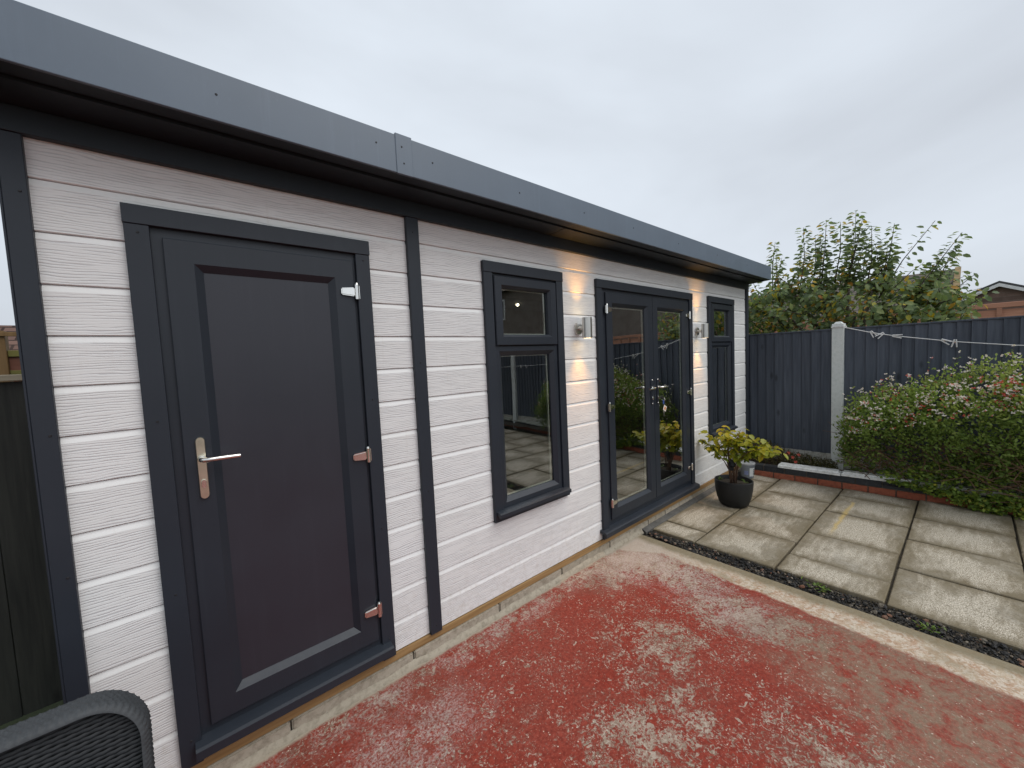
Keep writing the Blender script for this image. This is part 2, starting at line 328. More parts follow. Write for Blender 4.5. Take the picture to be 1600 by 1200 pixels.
MAT['leaf_tree'] = leaf_mat('tree_leaves', [(0.0, (0.115, 0.165, 0.085)), (0.45, (0.195, 0.260, 0.115)), (0.76, (0.29, 0.34, 0.12)), (0.84, (0.42, 0.37, 0.04)), (0.93, (0.55, 0.34, 0.035)), (1.0, (0.44, 0.17, 0.04))], 0.55, 0.45)
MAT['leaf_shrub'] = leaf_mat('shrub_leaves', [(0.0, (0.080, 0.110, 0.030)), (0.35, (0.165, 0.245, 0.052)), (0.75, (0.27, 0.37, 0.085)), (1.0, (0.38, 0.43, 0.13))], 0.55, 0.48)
MAT['leaf_trail'] = leaf_mat('trailing_leaves', [(0.0, (0.09, 0.15, 0.028)), (0.5, (0.17, 0.25, 0.04)), (0.85, (0.31, 0.36, 0.05)), (1.0, (0.40, 0.36, 0.05))])
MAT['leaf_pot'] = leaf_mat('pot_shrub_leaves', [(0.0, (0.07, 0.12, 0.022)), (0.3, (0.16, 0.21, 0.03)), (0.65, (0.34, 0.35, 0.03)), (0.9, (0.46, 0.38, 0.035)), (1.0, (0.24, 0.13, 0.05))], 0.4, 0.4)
MAT['leaf_weed'] = leaf_mat('weed_leaves', [(0.0, (0.045, 0.05, 0.018)), (0.5, (0.095, 0.09, 0.03)), (1.0, (0.15, 0.10, 0.045))])
MAT['petal'] = leaf_mat('petals', [(0.0, (0.78, 0.74, 0.70)), (0.55, (0.80, 0.70, 0.66)), (0.62, (0.55, 0.07, 0.05)), (1.0, (0.68, 0.16, 0.11))], 0.6, 0.3)
MAT['pot'] = simple('black_plastic_pot', (0.008, 0.009, 0.010), 0.55, 0, 0.2, 12, 0.05, 60)
MAT['tub'] = simple('grey_tub_plastic', (0.16, 0.18, 0.20), 0.4, 0, 0.2, 12)
MAT['tub_lid'] = simple('grey_tub_lid', (0.34, 0.35, 0.35), 0.5, 0, 0.2, 30)
MAT['tub_label'] = simple('tub_label', (0.62, 0.64, 0.64), 0.5, 0, 0.1, 30)
MAT['tub_blue'] = simple('tub_blue_print', (0.20, 0.24, 0.42), 0.5, 0, 0.2, 30)
MAT['tub_ink'] = simple('tub_ink', (0.03, 0.03, 0.04), 0.5)
MAT['plastic_white'] = simple('white_plastic', (0.74, 0.74, 0.73), 0.4, 0, 0.06)
MAT['cord'] = simple('white_cord', (0.68, 0.68, 0.67), 0.6, 0, 0.08, 40)
MAT['fob_blue'] = simple('blue_fob', (0.05, 0.10, 0.30), 0.4)
MAT['fob_tag'] = simple('paper_tag', (0.68, 0.60, 0.52), 0.6)
MAT['fob_orange'] = simple('orange_tag_print', (0.62, 0.24, 0.07), 0.6)

def rattan(name, c):
    s = NT(name); p = s.pos(); f = s.noise(p, 160, 3, 0.6); f2 = s.noise(p, 14, 3)
    cc = s.mix(f2, tuple(a * 0.8 for a in c), tuple(a * 1.25 for a in c)); cc = s.mix(s.ramp(f, (0.5, 0), (0.75, 0.3)), cc, tuple(a * 2.2 for a in c))
    return s.fin(cc, 0.6, 0, 0.3, s.bump(f, 0.3, 0.001))
MAT['rattan'] = rattan('charcoal_rattan', (0.016, 0.018, 0.020)); MAT['rattan_skylit'] = rattan('charcoal_rattan_skylit', (0.045, 0.049, 0.053))  # second rattan lightened: sky light on upward faces put into its colour

def gravel_mat():
    s = NT('gravel_stones'); at = s.n('Attribute', attribute_name='tint')
    c = s.ramp(at.outputs['Fac'], (0.0, (0.008, 0.008, 0.009)), (0.70, (0.022, 0.020, 0.018)), (0.88, (0.060, 0.050, 0.036)), (0.95, (0.20, 0.17, 0.13)), (1.0, (0.16, 0.065, 0.035)))
    return s.fin(c, 0.6, 0, 0.3)
MAT['gravel'] = gravel_mat()

def brickwall(name, c1, c2, mort, rot, scale=1.0):
    s = NT(name); p = s.mapv(s.pos(), rot=rot)
    k = s.n('TexBrick'); s.l(p, k.inputs['Vector']); k.inputs['Scale'].default_value = 1.0
    k.inputs['Color1'].default_value = (*c1, 1); k.inputs['Color2'].default_value = (*c2, 1); k.inputs['Mortar'].default_value = (*mort, 1)
    k.inputs['Brick Width'].default_value = 0.225 * scale; k.inputs['Row Height'].default_value = 0.075 * scale; k.inputs['Mortar Size'].default_value = 0.008 * scale
    c = s.mix(s.ramp(s.noise(s.pos(), 3, 5), (0.4, 0), (0.7, 0.5)), k.outputs[0], tuple(a * 0.6 for a in c1))
    return s.fin(c, 0.85, 0, 0.2, s.bump(k.outputs['Fac'], -0.4, 0.005))
RX = (R(90), 0, R(90))
def rot_yz(): return (0, R(90), R(90))
MAT['house_brick'] = brickwall('house_brick', (0.17, 0.115, 0.095), (0.24, 0.16, 0.13), (0.22, 0.19, 0.165), (R(-90), 0, R(-90)))
MAT['house_brick_r'] = brickwall('house_brick_reddish', (0.20, 0.095, 0.065), (0.26, 0.13, 0.09), (0.22, 0.18, 0.15), (R(-90), 0, 0))
def tiles(name, a, b, along, up, w=0.3, h=0.28):
    s = NT(name); p = s.pos(); xs = s.sep(p)
    cb = s.n('CombineXYZ'); s.l(xs[along], cb.inputs[0]); s.l(s.math('MULTIPLY', xs[2], up), cb.inputs[1])
    k = s.n('TexBrick'); s.l(cb.outputs[0], k.inputs['Vector']); k.inputs['Scale'].default_value = 1.0
    k.inputs['Color1'].default_value = (*a, 1); k.inputs['Color2'].default_value = (*b, 1); k.inputs['Mortar'].default_value = (*[x * 0.25 for x in a], 1)
    k.inputs['Brick Width'].default_value = w; k.inputs['Row Height'].default_value = h; k.inputs['Mortar Size'].default_value = 0.03; k.inputs['Mortar Smooth'].default_value = 0.3
    c = s.mix(s.ramp(s.noise(p, 1.6, 5), (0.4, 0), (0.7, 0.6)), k.outputs[0], tuple(x * 0.65 for x in b))
    return s.fin(c, 0.85, 0, 0.2, s.bump(k.outputs['Fac'], -0.6, 0.02))
MAT['tiles_grey'] = tiles('grey_brown_tiles', (0.115, 0.098, 0.085), (0.155, 0.135, 0.115), 1, 2.4)
MAT['tiles_brown'] = tiles('brown_tiles', (0.115, 0.068, 0.055), (0.16, 0.095, 0.075), 0, 2.0, 0.3, 0.25)
MAT['white_paint'] = simple('white_paint', (0.74, 0.74, 0.73), 0.5)
MAT['dark_paint'] = simple('dark_roof_edge', (0.05, 0.05, 0.05), 0.6)
MAT['verge'] = simple('lichen_verge', (0.24, 0.17, 0.08), 0.9, 0, 0.4, 8)
MAT['house_glass'] = simple('house_window_glass', (0.03, 0.035, 0.04), 0.08, 0, 0.1)

# ------------------------------------------------------------------ mesh helpers
def link(name, me, mats, parent=None):
    o = bpy.data.objects.new(name, me); col.objects.link(o)
    if mats is not None and not me.materials:
        for mm in (mats if isinstance(mats, (list, tuple)) else [mats]): me.materials.append(MAT[mm] if isinstance(mm, str) else mm)
    if parent: o.parent = parent
    return o
def tag(o, label=None, cat=None, group=None, kind=None):
    if label: o['label'] = label
    if cat: o['category'] = cat
    if group: o['group'] = group
    if kind: o['kind'] = kind
    return o
def thing(name, label, cat, loc=(0, 0, 0), rz=0.0, group=None):
    o = bpy.data.objects.new(name, None); col.objects.link(o); o.location = loc; o.rotation_euler = (0, 0, rz); o.empty_display_size = 0.1
    return tag(o, label, cat, group)
def from_bm(name, bm, mats, parent=None, smooth=False):
    me = bpy.data.meshes.new(name); bm.normal_update(); bm.to_mesh(me); bm.free()
    if smooth:
        for p in me.polygons: p.use_smooth = True
    return link(name, me, mats, parent)
def bm_box(bm, x0, x1, y0, y1, z0, z1):
    v = [bm.verts.new((x, y, z)) for x in (x0, x1) for y in (y0, y1) for z in (z0, z1)]
    for f in ((0, 1, 3, 2), (4, 6, 7, 5), (0, 4, 5, 1), (2, 3, 7, 6), (0, 2, 6, 4), (1, 5, 7, 3)): bm.faces.new([v[i] for i in f])
    return v
def box(name, mat, parent, x0, x1, y0, y1, z0, z1, bev=0.0, seg=1):
    bm = bmesh.new(); bm_box(bm, x0, x1, y0, y1, z0, z1)
    if bev: bmesh.ops.bevel(bm, geom=bm.edges[:], offset=bev, segments=seg, affect='EDGES', profile=0.5)
    bmesh.ops.recalc_face_normals(bm, faces=bm.faces[:])
    return from_bm(name, bm, mat, parent)
def bm_cyl(bm, p0, p1, r0, r1=None, n=16, cap=True):
    p0, p1 = Vector(p0), Vector(p1); r1 = r0 if r1 is None else r1
    d = (p1 - p0).normalized(); a = d.orthogonal().normalized(); b = d.cross(a)
    A = [bm.verts.new(p0 + r0 * (math.cos(2 * math.pi * i / n) * a + math.sin(2 * math.pi * i / n) * b)) for i in range(n)]
    B = [bm.verts.new(p1 + r1 * (math.cos(2 * math.pi * i / n) * a + math.sin(2 * math.pi * i / n) * b)) for i in range(n)]
    for i in range(n): bm.faces.new((A[i], A[(i + 1) % n], B[(i + 1) % n], B[i]))
    if cap: bm.faces.new(A[::-1]); bm.faces.new(B)
def bm_tube(bm, pts, radii, n=6):
    prev = None; pts = [Vector(p) for p in pts]
    a = None
    for i, p in enumerate(pts):
        d = (pts[min(i + 1, len(pts) - 1)] - pts[max(i - 1, 0)]).normalized()
        if a is None: a = d.orthogonal().normalized()
        a = (a - d * a.dot(d)).normalized(); b = d.cross(a)
        r = radii[i] if isinstance(radii, (list, tuple)) else radii
        ring = [bm.verts.new(p + r * (math.cos(2 * math.pi * k / n) * a + math.sin(2 * math.pi * k / n) * b)) for k in range(n)]
        if prev:
            for k in range(n): bm.faces.new((prev[k], prev[(k + 1) % n], ring[(k + 1) % n], ring[k]))
        else: bm.faces.new(ring[::-1])
        prev = ring
    bm.faces.new(prev)
def auto_smooth(o, ang=35):
    me = o.data
    for p in me.polygons: p.use_smooth = True
    bm = bmesh.new(); bm.from_mesh(me)
    for e in bm.edges:
        if len(e.link_faces) == 2 and e.calc_face_angle(0) > R(ang): e.smooth = False
    bm.to_mesh(me); bm.free(); return o
def ring(name, mat, parent, x0, x1, z0, z1, prof, mats2=None):
    """mitred frame: prof is a list of (inset, y) from outer back edge to inner back edge"""
    bm = bmesh.new(); loops = []
    for ins, y in prof:
        loops.append([bm.verts.new(c) for c in ((x0 + ins, y, z0 + ins), (x1 - ins, y, z0 + ins), (x1 - ins, y, z1 - ins), (x0 + ins, y, z1 - ins))])
    for a, b in zip(loops, loops[1:]):
        for i in range(4): bm.faces.new((a[i], a[(i + 1) % 4], b[(i + 1) % 4], b[i]))
    a, b = loops[-1], loops[0]
    for i in range(4): bm.faces.new((a[i], a[(i + 1) % 4], b[(i + 1) % 4], b[i]))
    bmesh.ops.recalc_face_normals(bm, faces=bm.faces[:])
    return from_bm(name, bm, mat, parent)
def copy_to(src, parent, loc=None, rot=None, scale=None):
    c = src.copy(); col.objects.link(c); c.parent = parent
    if loc is not None: c.location = loc
    if rot is not None: c.rotation_euler = rot
    if scale is not None: c.scale = scale
    return c

G0 = 2.42            # height of the cladding datum above the paving
def Z(z): return z + G0

# ------------------------------------------------------------------ ground
gm = bpy.data.meshes.new('ground'); gm.from_pydata([(-300, -300, -0.07), (300, -300, -0.07), (300, 300, -0.07), (-300, 300, -0.07)], [], [(0, 1, 2, 3)])
tag(link('ground', gm, 'ground'), kind='structure')

bm = bmesh.new(); bm_box(bm, -3.2, 3.335, -6.5, -0.004, -0.30, 0.0)
fl = tag(from_bm('concrete_floor', bm, 'red'), kind='structure')
bm = bmesh.new(); bm_box(bm, 3.337, 5.98, -6.5, -0.02, -0.30, -0.028)
patio = tag(from_bm('patio', bm, 'subbase'), kind='structure')

def slab_mesh(lx, ly, seed):
    r = random.Random(seed); bm = bmesh.new(); bm_box(bm, 0, lx, 0, ly, -0.04, 0)
    top = [e for e in bm.edges if all(v.co.z > -0.01 for v in e.verts)] + [e for e in bm.edges if abs(e.verts[0].co.z - e.verts[1].co.z) > .01]
    bmesh.ops.bevel(bm, geom=top, offset=0.006, segments=1, affect='EDGES')
    for v in bm.verts: v.co.x += r.uniform(-.0025, .0025); v.co.y += r.uniform(-.0025, .0025); v.co.z += r.uniform(-.001, .001)
    bmesh.ops.recalc_face_normals(bm, faces=bm.faces[:]); return bm
cols = [(-0.432, -0.030, [3.515, 3.765, 4.385, 4.97, 5.575, 5.80]),
        (-1.017, -0.432, [3.515, 4.075, 4.66, 5.26, 5.83]),
        (-1.602, -1.017, [3.53, 3.84, 4.37, 5.02, 5.60, 5.88]),
        (-2.187, -1.602, [3.53, 4.13, 4.74, 5.34, 5.93]),
        (-2.772, -2.187, [3.54, 3.84, 4.43, 5.02, 5.61, 5.98]),
        (-3.357, -2.772, [3.54, 4.13, 4.74, 5.34, 5.97]),
        (-3.942, -3.357, [3.54, 3.84, 4.43, 5.02, 5.61, 5.97]),
        (-4.527, -3.942, [3.54, 4.13, 4.74, 5.34, 5.97]),
        (-5.112, -4.527, [3.54, 3.84, 4.43, 5.02, 5.61, 5.97]),
        (-5.7, -5.112, [3.54, 4.13, 4.74, 5.34, 5.97])]
k = 0
for y0, y1, xs in cols:
    for a, b in zip(xs, xs[1:]):
        k += 1; g = 0.0065
        o = from_bm('paving_slab', slab_mesh(b - a - 2 * g * 0.9, y1 - y0 - 2 * g, k), 'slab', patio)
        o.location = (a + g * 0.9, y0 + g, 0.0 + rng.uniform(-0.003, 0.003)); o.rotation_euler = (R(rng.uniform(-.3, .3)), R(rng.uniform(-.3, .3)), R(rng.uniform(-.25, .25)))
# cement fillet between the paving and the shed base
bm = bmesh.new()
vv = [bm.verts.new(c) for c in ((3.40, -0.052, 0.002), (5.80, -0.048, 0.002), (5.80, -0.004, 0.045), (3.40, -0.004, 0.03), (3.40, -0.004, -0.02), (5.80, -0.004, -0.02), (3.40, -0.052, -0.02), (5.80, -0.048, -0.02))]
for f in ((0, 1, 2, 3), (6, 7, 1, 0), (3, 2, 5, 4), (6, 0, 3, 4), (1, 7, 5, 2), (7, 6, 4, 5)): bm.faces.new([vv[i] for i in f])
bmesh.ops.recalc_face_normals(bm, faces=bm.faces[:])
MAT['fillet'] = simple('dark_cement_fillet', (0.085, 0.080, 0.072), 0.7, 0, 0.35, 20, 0.4, 70)  # fillet in one dark cement tone
from_bm('cement_fillet', bm, 'fillet', patio)

# loose dark gravel strip
def blob_mesh(name, centres, sizes, tints, mat, parent=None, flat=0.7):
    ico = bmesh.new(); bmesh.ops.create_icosphere(ico, subdivisions=1, radius=1.0)
    base = np.array([v.co[:] for v in ico.verts]); ico.verts.index_update(); faces = np.array([[v.index for v in f.verts] for f in ico.faces]); ico.free()
    n = len(centres); nv = len(base)
    V = np.zeros((n, nv, 3))
    for i in range(n):
        q = nrg.normal(size=(3, 3)); q, _ = np.linalg.qr(q)
        s = sizes[i] * np.array([1.0, nrg.uniform(.55, 1.0), nrg.uniform(.4, .8)])
        pts = (base * (1 + nrg.uniform(-.22, .22, (nv, 1)))) * s @ q
        pts[:, 2] *= flat; V[i] = pts + centres[i]
    F = (faces[None] + (np.arange(n) * nv)[:, None, None]).reshape(-1, 3)
    me = bpy.data.meshes.new(name); me.from_pydata(V.reshape(-1, 3).tolist(), [], F.tolist())
    at = me.attributes.new('tint', 'FLOAT', 'POINT'); at.data.foreach_set('value', np.repeat(np.array(tints), nv).astype(np.float32))
    return link(name, me, mat, parent)
N = 5200; ys = -0.04 - 5.0 * nrg.random(N) ** 1.35
lo = np.where(ys > -0.5, 3.43 + (ys + 0.04) * 0.16, 3.348); hi = np.where(ys > -0.5, 3.475 - (ys + .04) * .06, 3.522)
cx = lo + (hi - lo) * nrg.random(N) + .012 * np.sin(ys * 11) * (nrg.random(N) < .5); cs = np.stack([cx, ys, -0.026 + nrg.random(N) * 0.016], -1)
tag(blob_mesh('gravel', cs, nrg.uniform(0.005, 0.012, N) + (nrg.random(N) > .88) * .009, nrg.random(N), 'gravel'), 'strip of loose dark gravel between red floor and paving', 'gravel', kind='stuff')

# ------------------------------------------------------------------ the garden room
shed = thing('garden_room', 'long white clad garden room with anthracite trim, doors and flat roof', 'garden room', (0, 0, 0))
A, B, C, D, E, F, Gx, H, I, J, K, L = 0.0, 0.204, 1.054, 1.2576, 1.3268, 1.739, 2.4357, 2.8277, 4.4385, 4.829, 5.548, 5.9635
S = 0.165; TOP = -0.02; BOT = -2.303
def board(segs):
    """segs: (x0, x1, ztop, zbot, bevelled) pieces of one board, in datum heights"""
    bm = bmesh.new()
    for x0, x1, zt, zb, bev in segs:
        if bev: prof = [(0.019, zt - 0.002), (0.007, zt - 0.0018), (0.0, zt - 0.023), (0.0, zb + 0.003), (0.004, zb), (0.019, zb)]
        else: prof = [(0.019, zt), (0.0, zt), (0.0, zb + 0.003), (0.004, zb), (0.019, zb)]
        a = [bm.verts.new((x0, y, Z(z))) for y, z in prof]; b = [bm.verts.new((x1, y, Z(z))) for y, z in prof]
        n = len(prof)
        for i in range(n):
            f = bm.faces.new((a[i], b[i], b[(i + 1) % n], a[(i + 1) % n]))
            if bev and i == 1: f.material_index = 1
        bm.faces.new(a[::-1]); bm.faces.new(b)
    bmesh.ops.recalc_face_normals(bm, faces=bm.faces[:])
    return from_bm('cladding_board', bm, ['clad', 'clad_s'], shed)
e = 0.006   # boards run a little way under the trims
for r in range(14):
    zt = -r * S; zb = -(r + 1) * S if r < 13 else BOT
    if r == 0:
        board([(A - e, D + e, TOP, zb, False)]); board([(E - e, L + e, TOP, zb, False)])
    elif r == 1:
        h = -0.225
        board([(A - e, B + e, zt, zb, True), (B + e, C - e, zt, h, True), (C - e, D + e, zt, zb, True)])
        board([(E - e, F + e, zt, zb, True), (F + e, Gx - e, zt, h, True), (Gx - e, H + e, zt, zb, True), (H + e, I - e, zt, h, True), (I - e, J + e, zt, zb, True), (J + e, K - e, zt, h, True), (K - e, L + e, zt, zb, True)])
    elif r <= 10:
        for a, b in ((A, B), (C, D), (E, F), (Gx, H), (I, J), (K, L)): board([(a - e, b + e, zt, zb, True)])
    else:
        for a, b in ((A, B), (C, D), (E, H), (I, L)): board([(a - e, b + e, zt, zb, True)])

# wall core behind the boards, roof deck, lining
WD = 2.62
bm = bmesh.new()
def core(x0, x1, z0, z1): bm_box(bm, x0, x1, 0.0205, 0.10, Z(z0), Z(z1))
ops_ = [(B, C), (F, Gx), (H, I), (J, K)]
edges_ = [-0.03] + [v for ab in ops_ for v in ab] + [6.01]
for i in range(0, len(edges_), 2): core(edges_[i], edges_[i + 1], BOT, 0.03)
for a, b in ops_: core(a + .0005, b - .0005, -0.24, 0.03)
for a, b in ((F, Gx), (J, K)): core(a + .0005, b - .0005, BOT, -1.79)
from_bm('wall_core', bm, 'black', shed)
MAT['side_clad'] = MAT['trim']
bm = bmesh.new()
bm_box(bm, -0.045, -0.03, 0.0, WD, Z(BOT), Z(0.03)); bm_box(bm, 6.01, 6.025, 0.0, WD, Z(BOT), Z(0.03)); bm_box(bm, -0.045, 6.025, WD, WD + 0.02, Z(BOT), Z(0.03))
from_bm('side_wall', bm, 'trim', shed)
bm = bmesh.new()
bm_box(bm, -0.028, 6.008, 0.101, WD - .002, Z(-0.03), Z(-0.02)); bm_box(bm, -0.028, -0.018, 0.101, WD - .002, Z(BOT + .05), Z(-0.03)); bm_box(bm, 5.998, 6.008, 0.101, WD - .002, Z(BOT + .05), Z(-0.03))
bm_box(bm, -0.018, 5.998, WD - 0.02, WD - .003, Z(BOT + .05), Z(-0.03)); bm_box(bm, 1.25, 1.33, 0.101, WD - .02, Z(BOT + .05), Z(-0.03))
from_bm('lining', bm, 'interior', shed)
box('floor', 'interior_floor', shed, -0.028, 6.008, 0.02, WD - .002, Z(BOT) - 0.03, Z(BOT) + 0.045)

TP = -0.022   # trims stand this far proud
BV = 0.0015
box('corner_trim', 'trim', shed, -0.052, 0.0, TP, 0.03, Z(-2.305), Z(-0.046), BV)
box('corner_trim', 'trim', shed, L, 6.032, TP, 0.03, Z(-2.305), Z(-0.046), BV)
box('corner_trim', 'trim', shed, -0.058, -0.0525, TP, 0.09, Z(-2.305), Z(-0.046), 0.001)
box('cover_strip', 'trim', shed, D, E, TP, 0.012, Z(-2.305), Z(-0.046), BV)
box('frieze_board', 'soffit', shed, -0.058, 6.034, TP - 0.004, 0.012, Z(-0.045), Z(0.034), BV)

# roof: deck, soffit boards, fascia
XL, XR, YF = -0.13, 6.115, -0.25
bm = bmesh.new(); v = bm_box(bm, XL + .012, XR - .012, YF + .012, WD + 0.15, Z(0.062), Z(0.205))
for q in bm.verts:
    if q.co.y > 1: q.co.z -= 0.13
from_bm('roof_deck', bm, 'roof', shed)
for a, b in ((XL, 2.312), (2.318, XR)):
    bm = bmesh.new(); bm_box(bm, a, b, -0.166, 0.03, Z(0.040), Z(0.056))
    for q in bm.verts:
        if q.co.y > 0: q.co.z -= 0.008
    from_bm('soffit_board', bm, 'soffit', shed)
box('drip_edge', 'soffit', shed, XL, XR, YF + .0125, -0.170, Z(0.050), Z(0.0615), 0.001)
for a, b in ((XL, 1.120), (1.190, XR)):
    box('fascia_board', 'fascia', shed, a, b, YF, YF + .012, Z(0.048), Z(0.213), 0.0025, 2)
jc = box('fascia_joint', 'fascia', shed, 1.1165, 1.1955, YF - .0035, YF + .010, Z(0.045), Z(0.2195), 0.002)
bm = bmesh.new(); bm_box(bm, XR - .001, XR + .011, YF + .001, WD + .16, Z(0.048), Z(0.213))
for q in bm.verts:
    if q.co.y > 1: q.co.z -= 0.14
from_bm('side_fascia', bm, 'fascia', shed)
bm = bmesh.new(); bm_box(bm, XL - .011, XL + .001, YF + .001, WD + .16, Z(0.048), Z(0.213))
for q in bm.verts:
    if q.co.y > 1: q.co.z -= 0.14
from_bm('side_fascia', bm, 'fascia', shed)
# roof edge trim (rubber kerb lip)
box('roof_edge', 'soffit', shed, XL, XR, YF + .013, YF + .05, Z(0.203), Z(0.2165), 0.003)

# screws
bm = bmesh.new(); bm_cyl(bm, (0, 0.0, 0), (0, -0.0022, 0), 0.0042, 0.0030, 8)
scr = from_bm('screw', bm, 'black', shed)
spots = [(0.48, YF, .135), (1.03, YF, .15), (1.145, YF - .0035, .165), (1.152, YF - .0035, .095), (1.30, YF, .14), (1.85, YF, .13), (2.42, YF, .135), (3.0, YF, .14), (3.7, YF, .13), (4.5, YF, .14), (5.3, YF, .135)]
for x in (B + .035, C - .03):
    for z in (-0.235, -0.30, -0.97, -1.62, -2.20): spots.append((x, TP, z))
for z in (-0.22, -0.98, -1.45, -1.95): spots.append((-0.016, TP, z))
for z in (-0.12, -0.8, -1.5, -2.26): spots.append(((D + E) / 2, TP, z))
spots += [(.48, TP, -.236), (.76, TP, -.236)]
for i, (x, y, z) in enumerate(spots):
    o = scr if i == 0 else copy_to(scr, shed)
    o.location = (x, y, Z(z))

# ---- joinery
def trims(x0, x1, zt, zb, bottom=False, w=0.066):
    box('trim_board', 'trim', shed, x0 - .002, x1 + .002, TP - .003, 0.02, Z(zt - w), Z(zt), BV)
    zb2 = zb + (w if bottom else 0)
    for a, b in ((x0, x0 + w), (x1 - w, x1)): box('trim_board', 'trim', shed, a, b, TP, 0.02, Z(zb), Z(zt - w - .001), BV)
    if bottom: box('trim_board', 'trim', shed, x0 + w + .001, x1 - w - .001, TP, 0.02, Z(zb), Z(zb2), BV)
def sill(parent, x0, x1, z, out=0.062, th=0.03):
    bm = bmesh.new(); zz = Z(z)
    prof = [(0.03, zz), (-out + .012, zz - 0.016), (-out, zz - 0.022), (-out, zz - 0.022 - th), (-out + .018, zz - .022 - th), (-out + .018, zz - 0.034), (0.03, zz - .03)]
    a = [bm.verts.new((x0, y, q)) for y, q in prof]; b = [bm.verts.new((x1, y, q)) for y, q in prof]; n = len(prof)
    for i in range(n): bm.faces.new((a[i], b[i], b[(i + 1) % n], a[(i + 1) % n]))
    bm.faces.new(a[::-1]); bm.faces.new(b); bmesh.ops.recalc_face_normals(bm, faces=bm.faces[:])
    return from_bm('sill', bm, 'upvc', parent)
def pane(parent, x0, x1, z0, z1, y):
    o = box('pane', 'glass', parent, x0, x1, y, y + .004, Z(z0), Z(z1))
    bm = bmesh.new(); q = 0.003; t = 0.006
    for a in ((x0 + q, x0 + q + t, z0 + q, z1 - q), (x1 - .014 - t, x1 - .014, z0 + q, z1 - q), (x0 + q + t, x1 - .014 - t, z0 + q, z0 + q + t), (x0 + q + t, x1 - .014 - t, z1 - q - t, z1 - q)):
        bm_box(bm, a[0], a[1], y + .006, y + .018, Z(a[2]), Z(a[3]))
    from_bm('spacer_bar', bm, 'spacer', parent); return o
def hinge(parent, x, z, side, y):
    """flag hinge: cover on the leaf, knuckle towards the frame (side = +1: knuckle on the right)"""
    bm = bmesh.new(); s = side
    xa, xb = sorted((x - s * 0.064, x - s * 0.004))
    vs_ = bm_box(bm, xa, xb, y - .017, y + .001, Z(z) - .021, Z(z) + .021)
    for q in vs_:
        if (q.co.x - x) * s < -0.04: q.co.z = Z(z) + (q.co.z - Z(z)) * 0.74; q.co.y = y + (q.co.y - y) * .72
    bmesh.ops.bevel(bm, geom=bm.edges[:], offset=.0045, segments=2, affect='EDGES')
    bm_cyl(bm, (x + s * .006, y - .012, Z(z) - .034), (x + s * .006, y - .012, Z(z) + .034), .0105, n=14)
    bm_cyl(bm, (x + s * .006, y - .012, Z(z) + .034), (x + s * .006, y - .012, Z(z) + .042), .0085, .006, n=14)
    bm_box(bm, *sorted((x + s * .006, x + s * .020)), y - .010, y + .001, Z(z) - .030, Z(z) + .030)
    return auto_smooth(from_bm('hinge', bm, 'chrome', parent), 40)
def stadium(bm, cx, y0, y1, z0, z1, w, n=10):
    r = w / 2; pts = [(cx + r * math.cos(math.pi * i / n), z1 - r + r * math.sin(math.pi * i / n)) for i in range(n + 1)] + [(cx - r * math.cos(math.pi * i / n), z0 + r - r * math.sin(math.pi * i / n)) for i in range(n + 1)]
    a = [bm.verts.new((x, y1, z)) for x, z in pts]; b = [bm.verts.new((x, y0, z)) for x, z in pts]; c = [bm.verts.new((cx + (x - cx) * .86, y0 - .003, z)) for x, z in pts]
    m_ = len(pts)
    for i in range(m_):
        bm.faces.new((a[i], a[(i + 1) % m_], b[(i + 1) % m_], b[i])); bm.faces.new((b[i], b[(i + 1) % m_], c[(i + 1) % m_], c[i]))
    bm.faces.new(c)
def handle(parent, x, zt, zb, zl, dirx, y, plate='brass', length=0.118):
    bm = bmesh.new(); stadium(bm, x, y - .008, y, Z(zb), Z(zt), 0.030); bmesh.ops.recalc_face_normals(bm, faces=bm.faces[:])
    p = auto_smooth(from_bm('door_handle', bm, plate, parent), 40)
    bm = bmesh.new(); zz = Z(zl)
    bm_cyl(bm, (x, y - .008, zz), (x, y - .018, zz), .0135, .0125, 16)
    bm_tube(bm, [(x, y - .012, zz), (x, y - .036, zz), (x + dirx * .007, y - .047, zz), (x + dirx * .02, y - .052, zz - .0005), (x + dirx * length * .6, y - .053, zz - .001), (x + dirx * length, y - .051, zz - .003)], [.0095, .0095, .0095, .0092, .0085, .0078], 12)
    auto_smooth(from_bm('lever', bm, 'chrome', parent), 50)
    bm = bmesh.new(); stadium(bm, x, y - .016, y - .008, Z(zb + .042), Z(zb + .074), .0165, 6); bmesh.ops.recalc_face_normals(bm, faces=bm.faces[:])
    auto_smooth(from_bm('lock_cylinder', bm, 'chrome', parent), 40)
    return p

# single door
trims(B, C, -0.205, -2.303)
ring('door_frame', 'upvc', shed, B + .0665, C - .0665, Z(-2.235), Z(-0.2715), [(0, .07), (0, -0.004), (.046, -0.004), (.046, .07)])
dx0, dx1, dz0, dz1 = 0.302, 0.974, -2.182, -0.307; DY = -0.017
door = ring('door', 'upvc', shed, dx0, dx1, Z(dz0), Z(dz1), [(0, .05), (0, DY + .002), (.002, DY), (.084, DY), (.088, DY + .003), (.111, DY + .020), (.111, .05)])
tag(door, 'solid anthracite single door with flat panel and brass handle plate')
box('panel', 'panel', door, dx0 + .108, dx1 - .108, DY + .0205, .035, Z(dz0 + .108), Z(dz1 - .108))
for z in (-0.453, -1.237, -2.021): hinge(door, 0.975, z, 1, DY)
handle(door, 0.352, -1.046, -1.282, -1.128, 1, DY)
tag(sill(shed, 0.250, 1.030, -2.205, 0.066, 0.034), 'wide anthracite threshold sill of the single door')

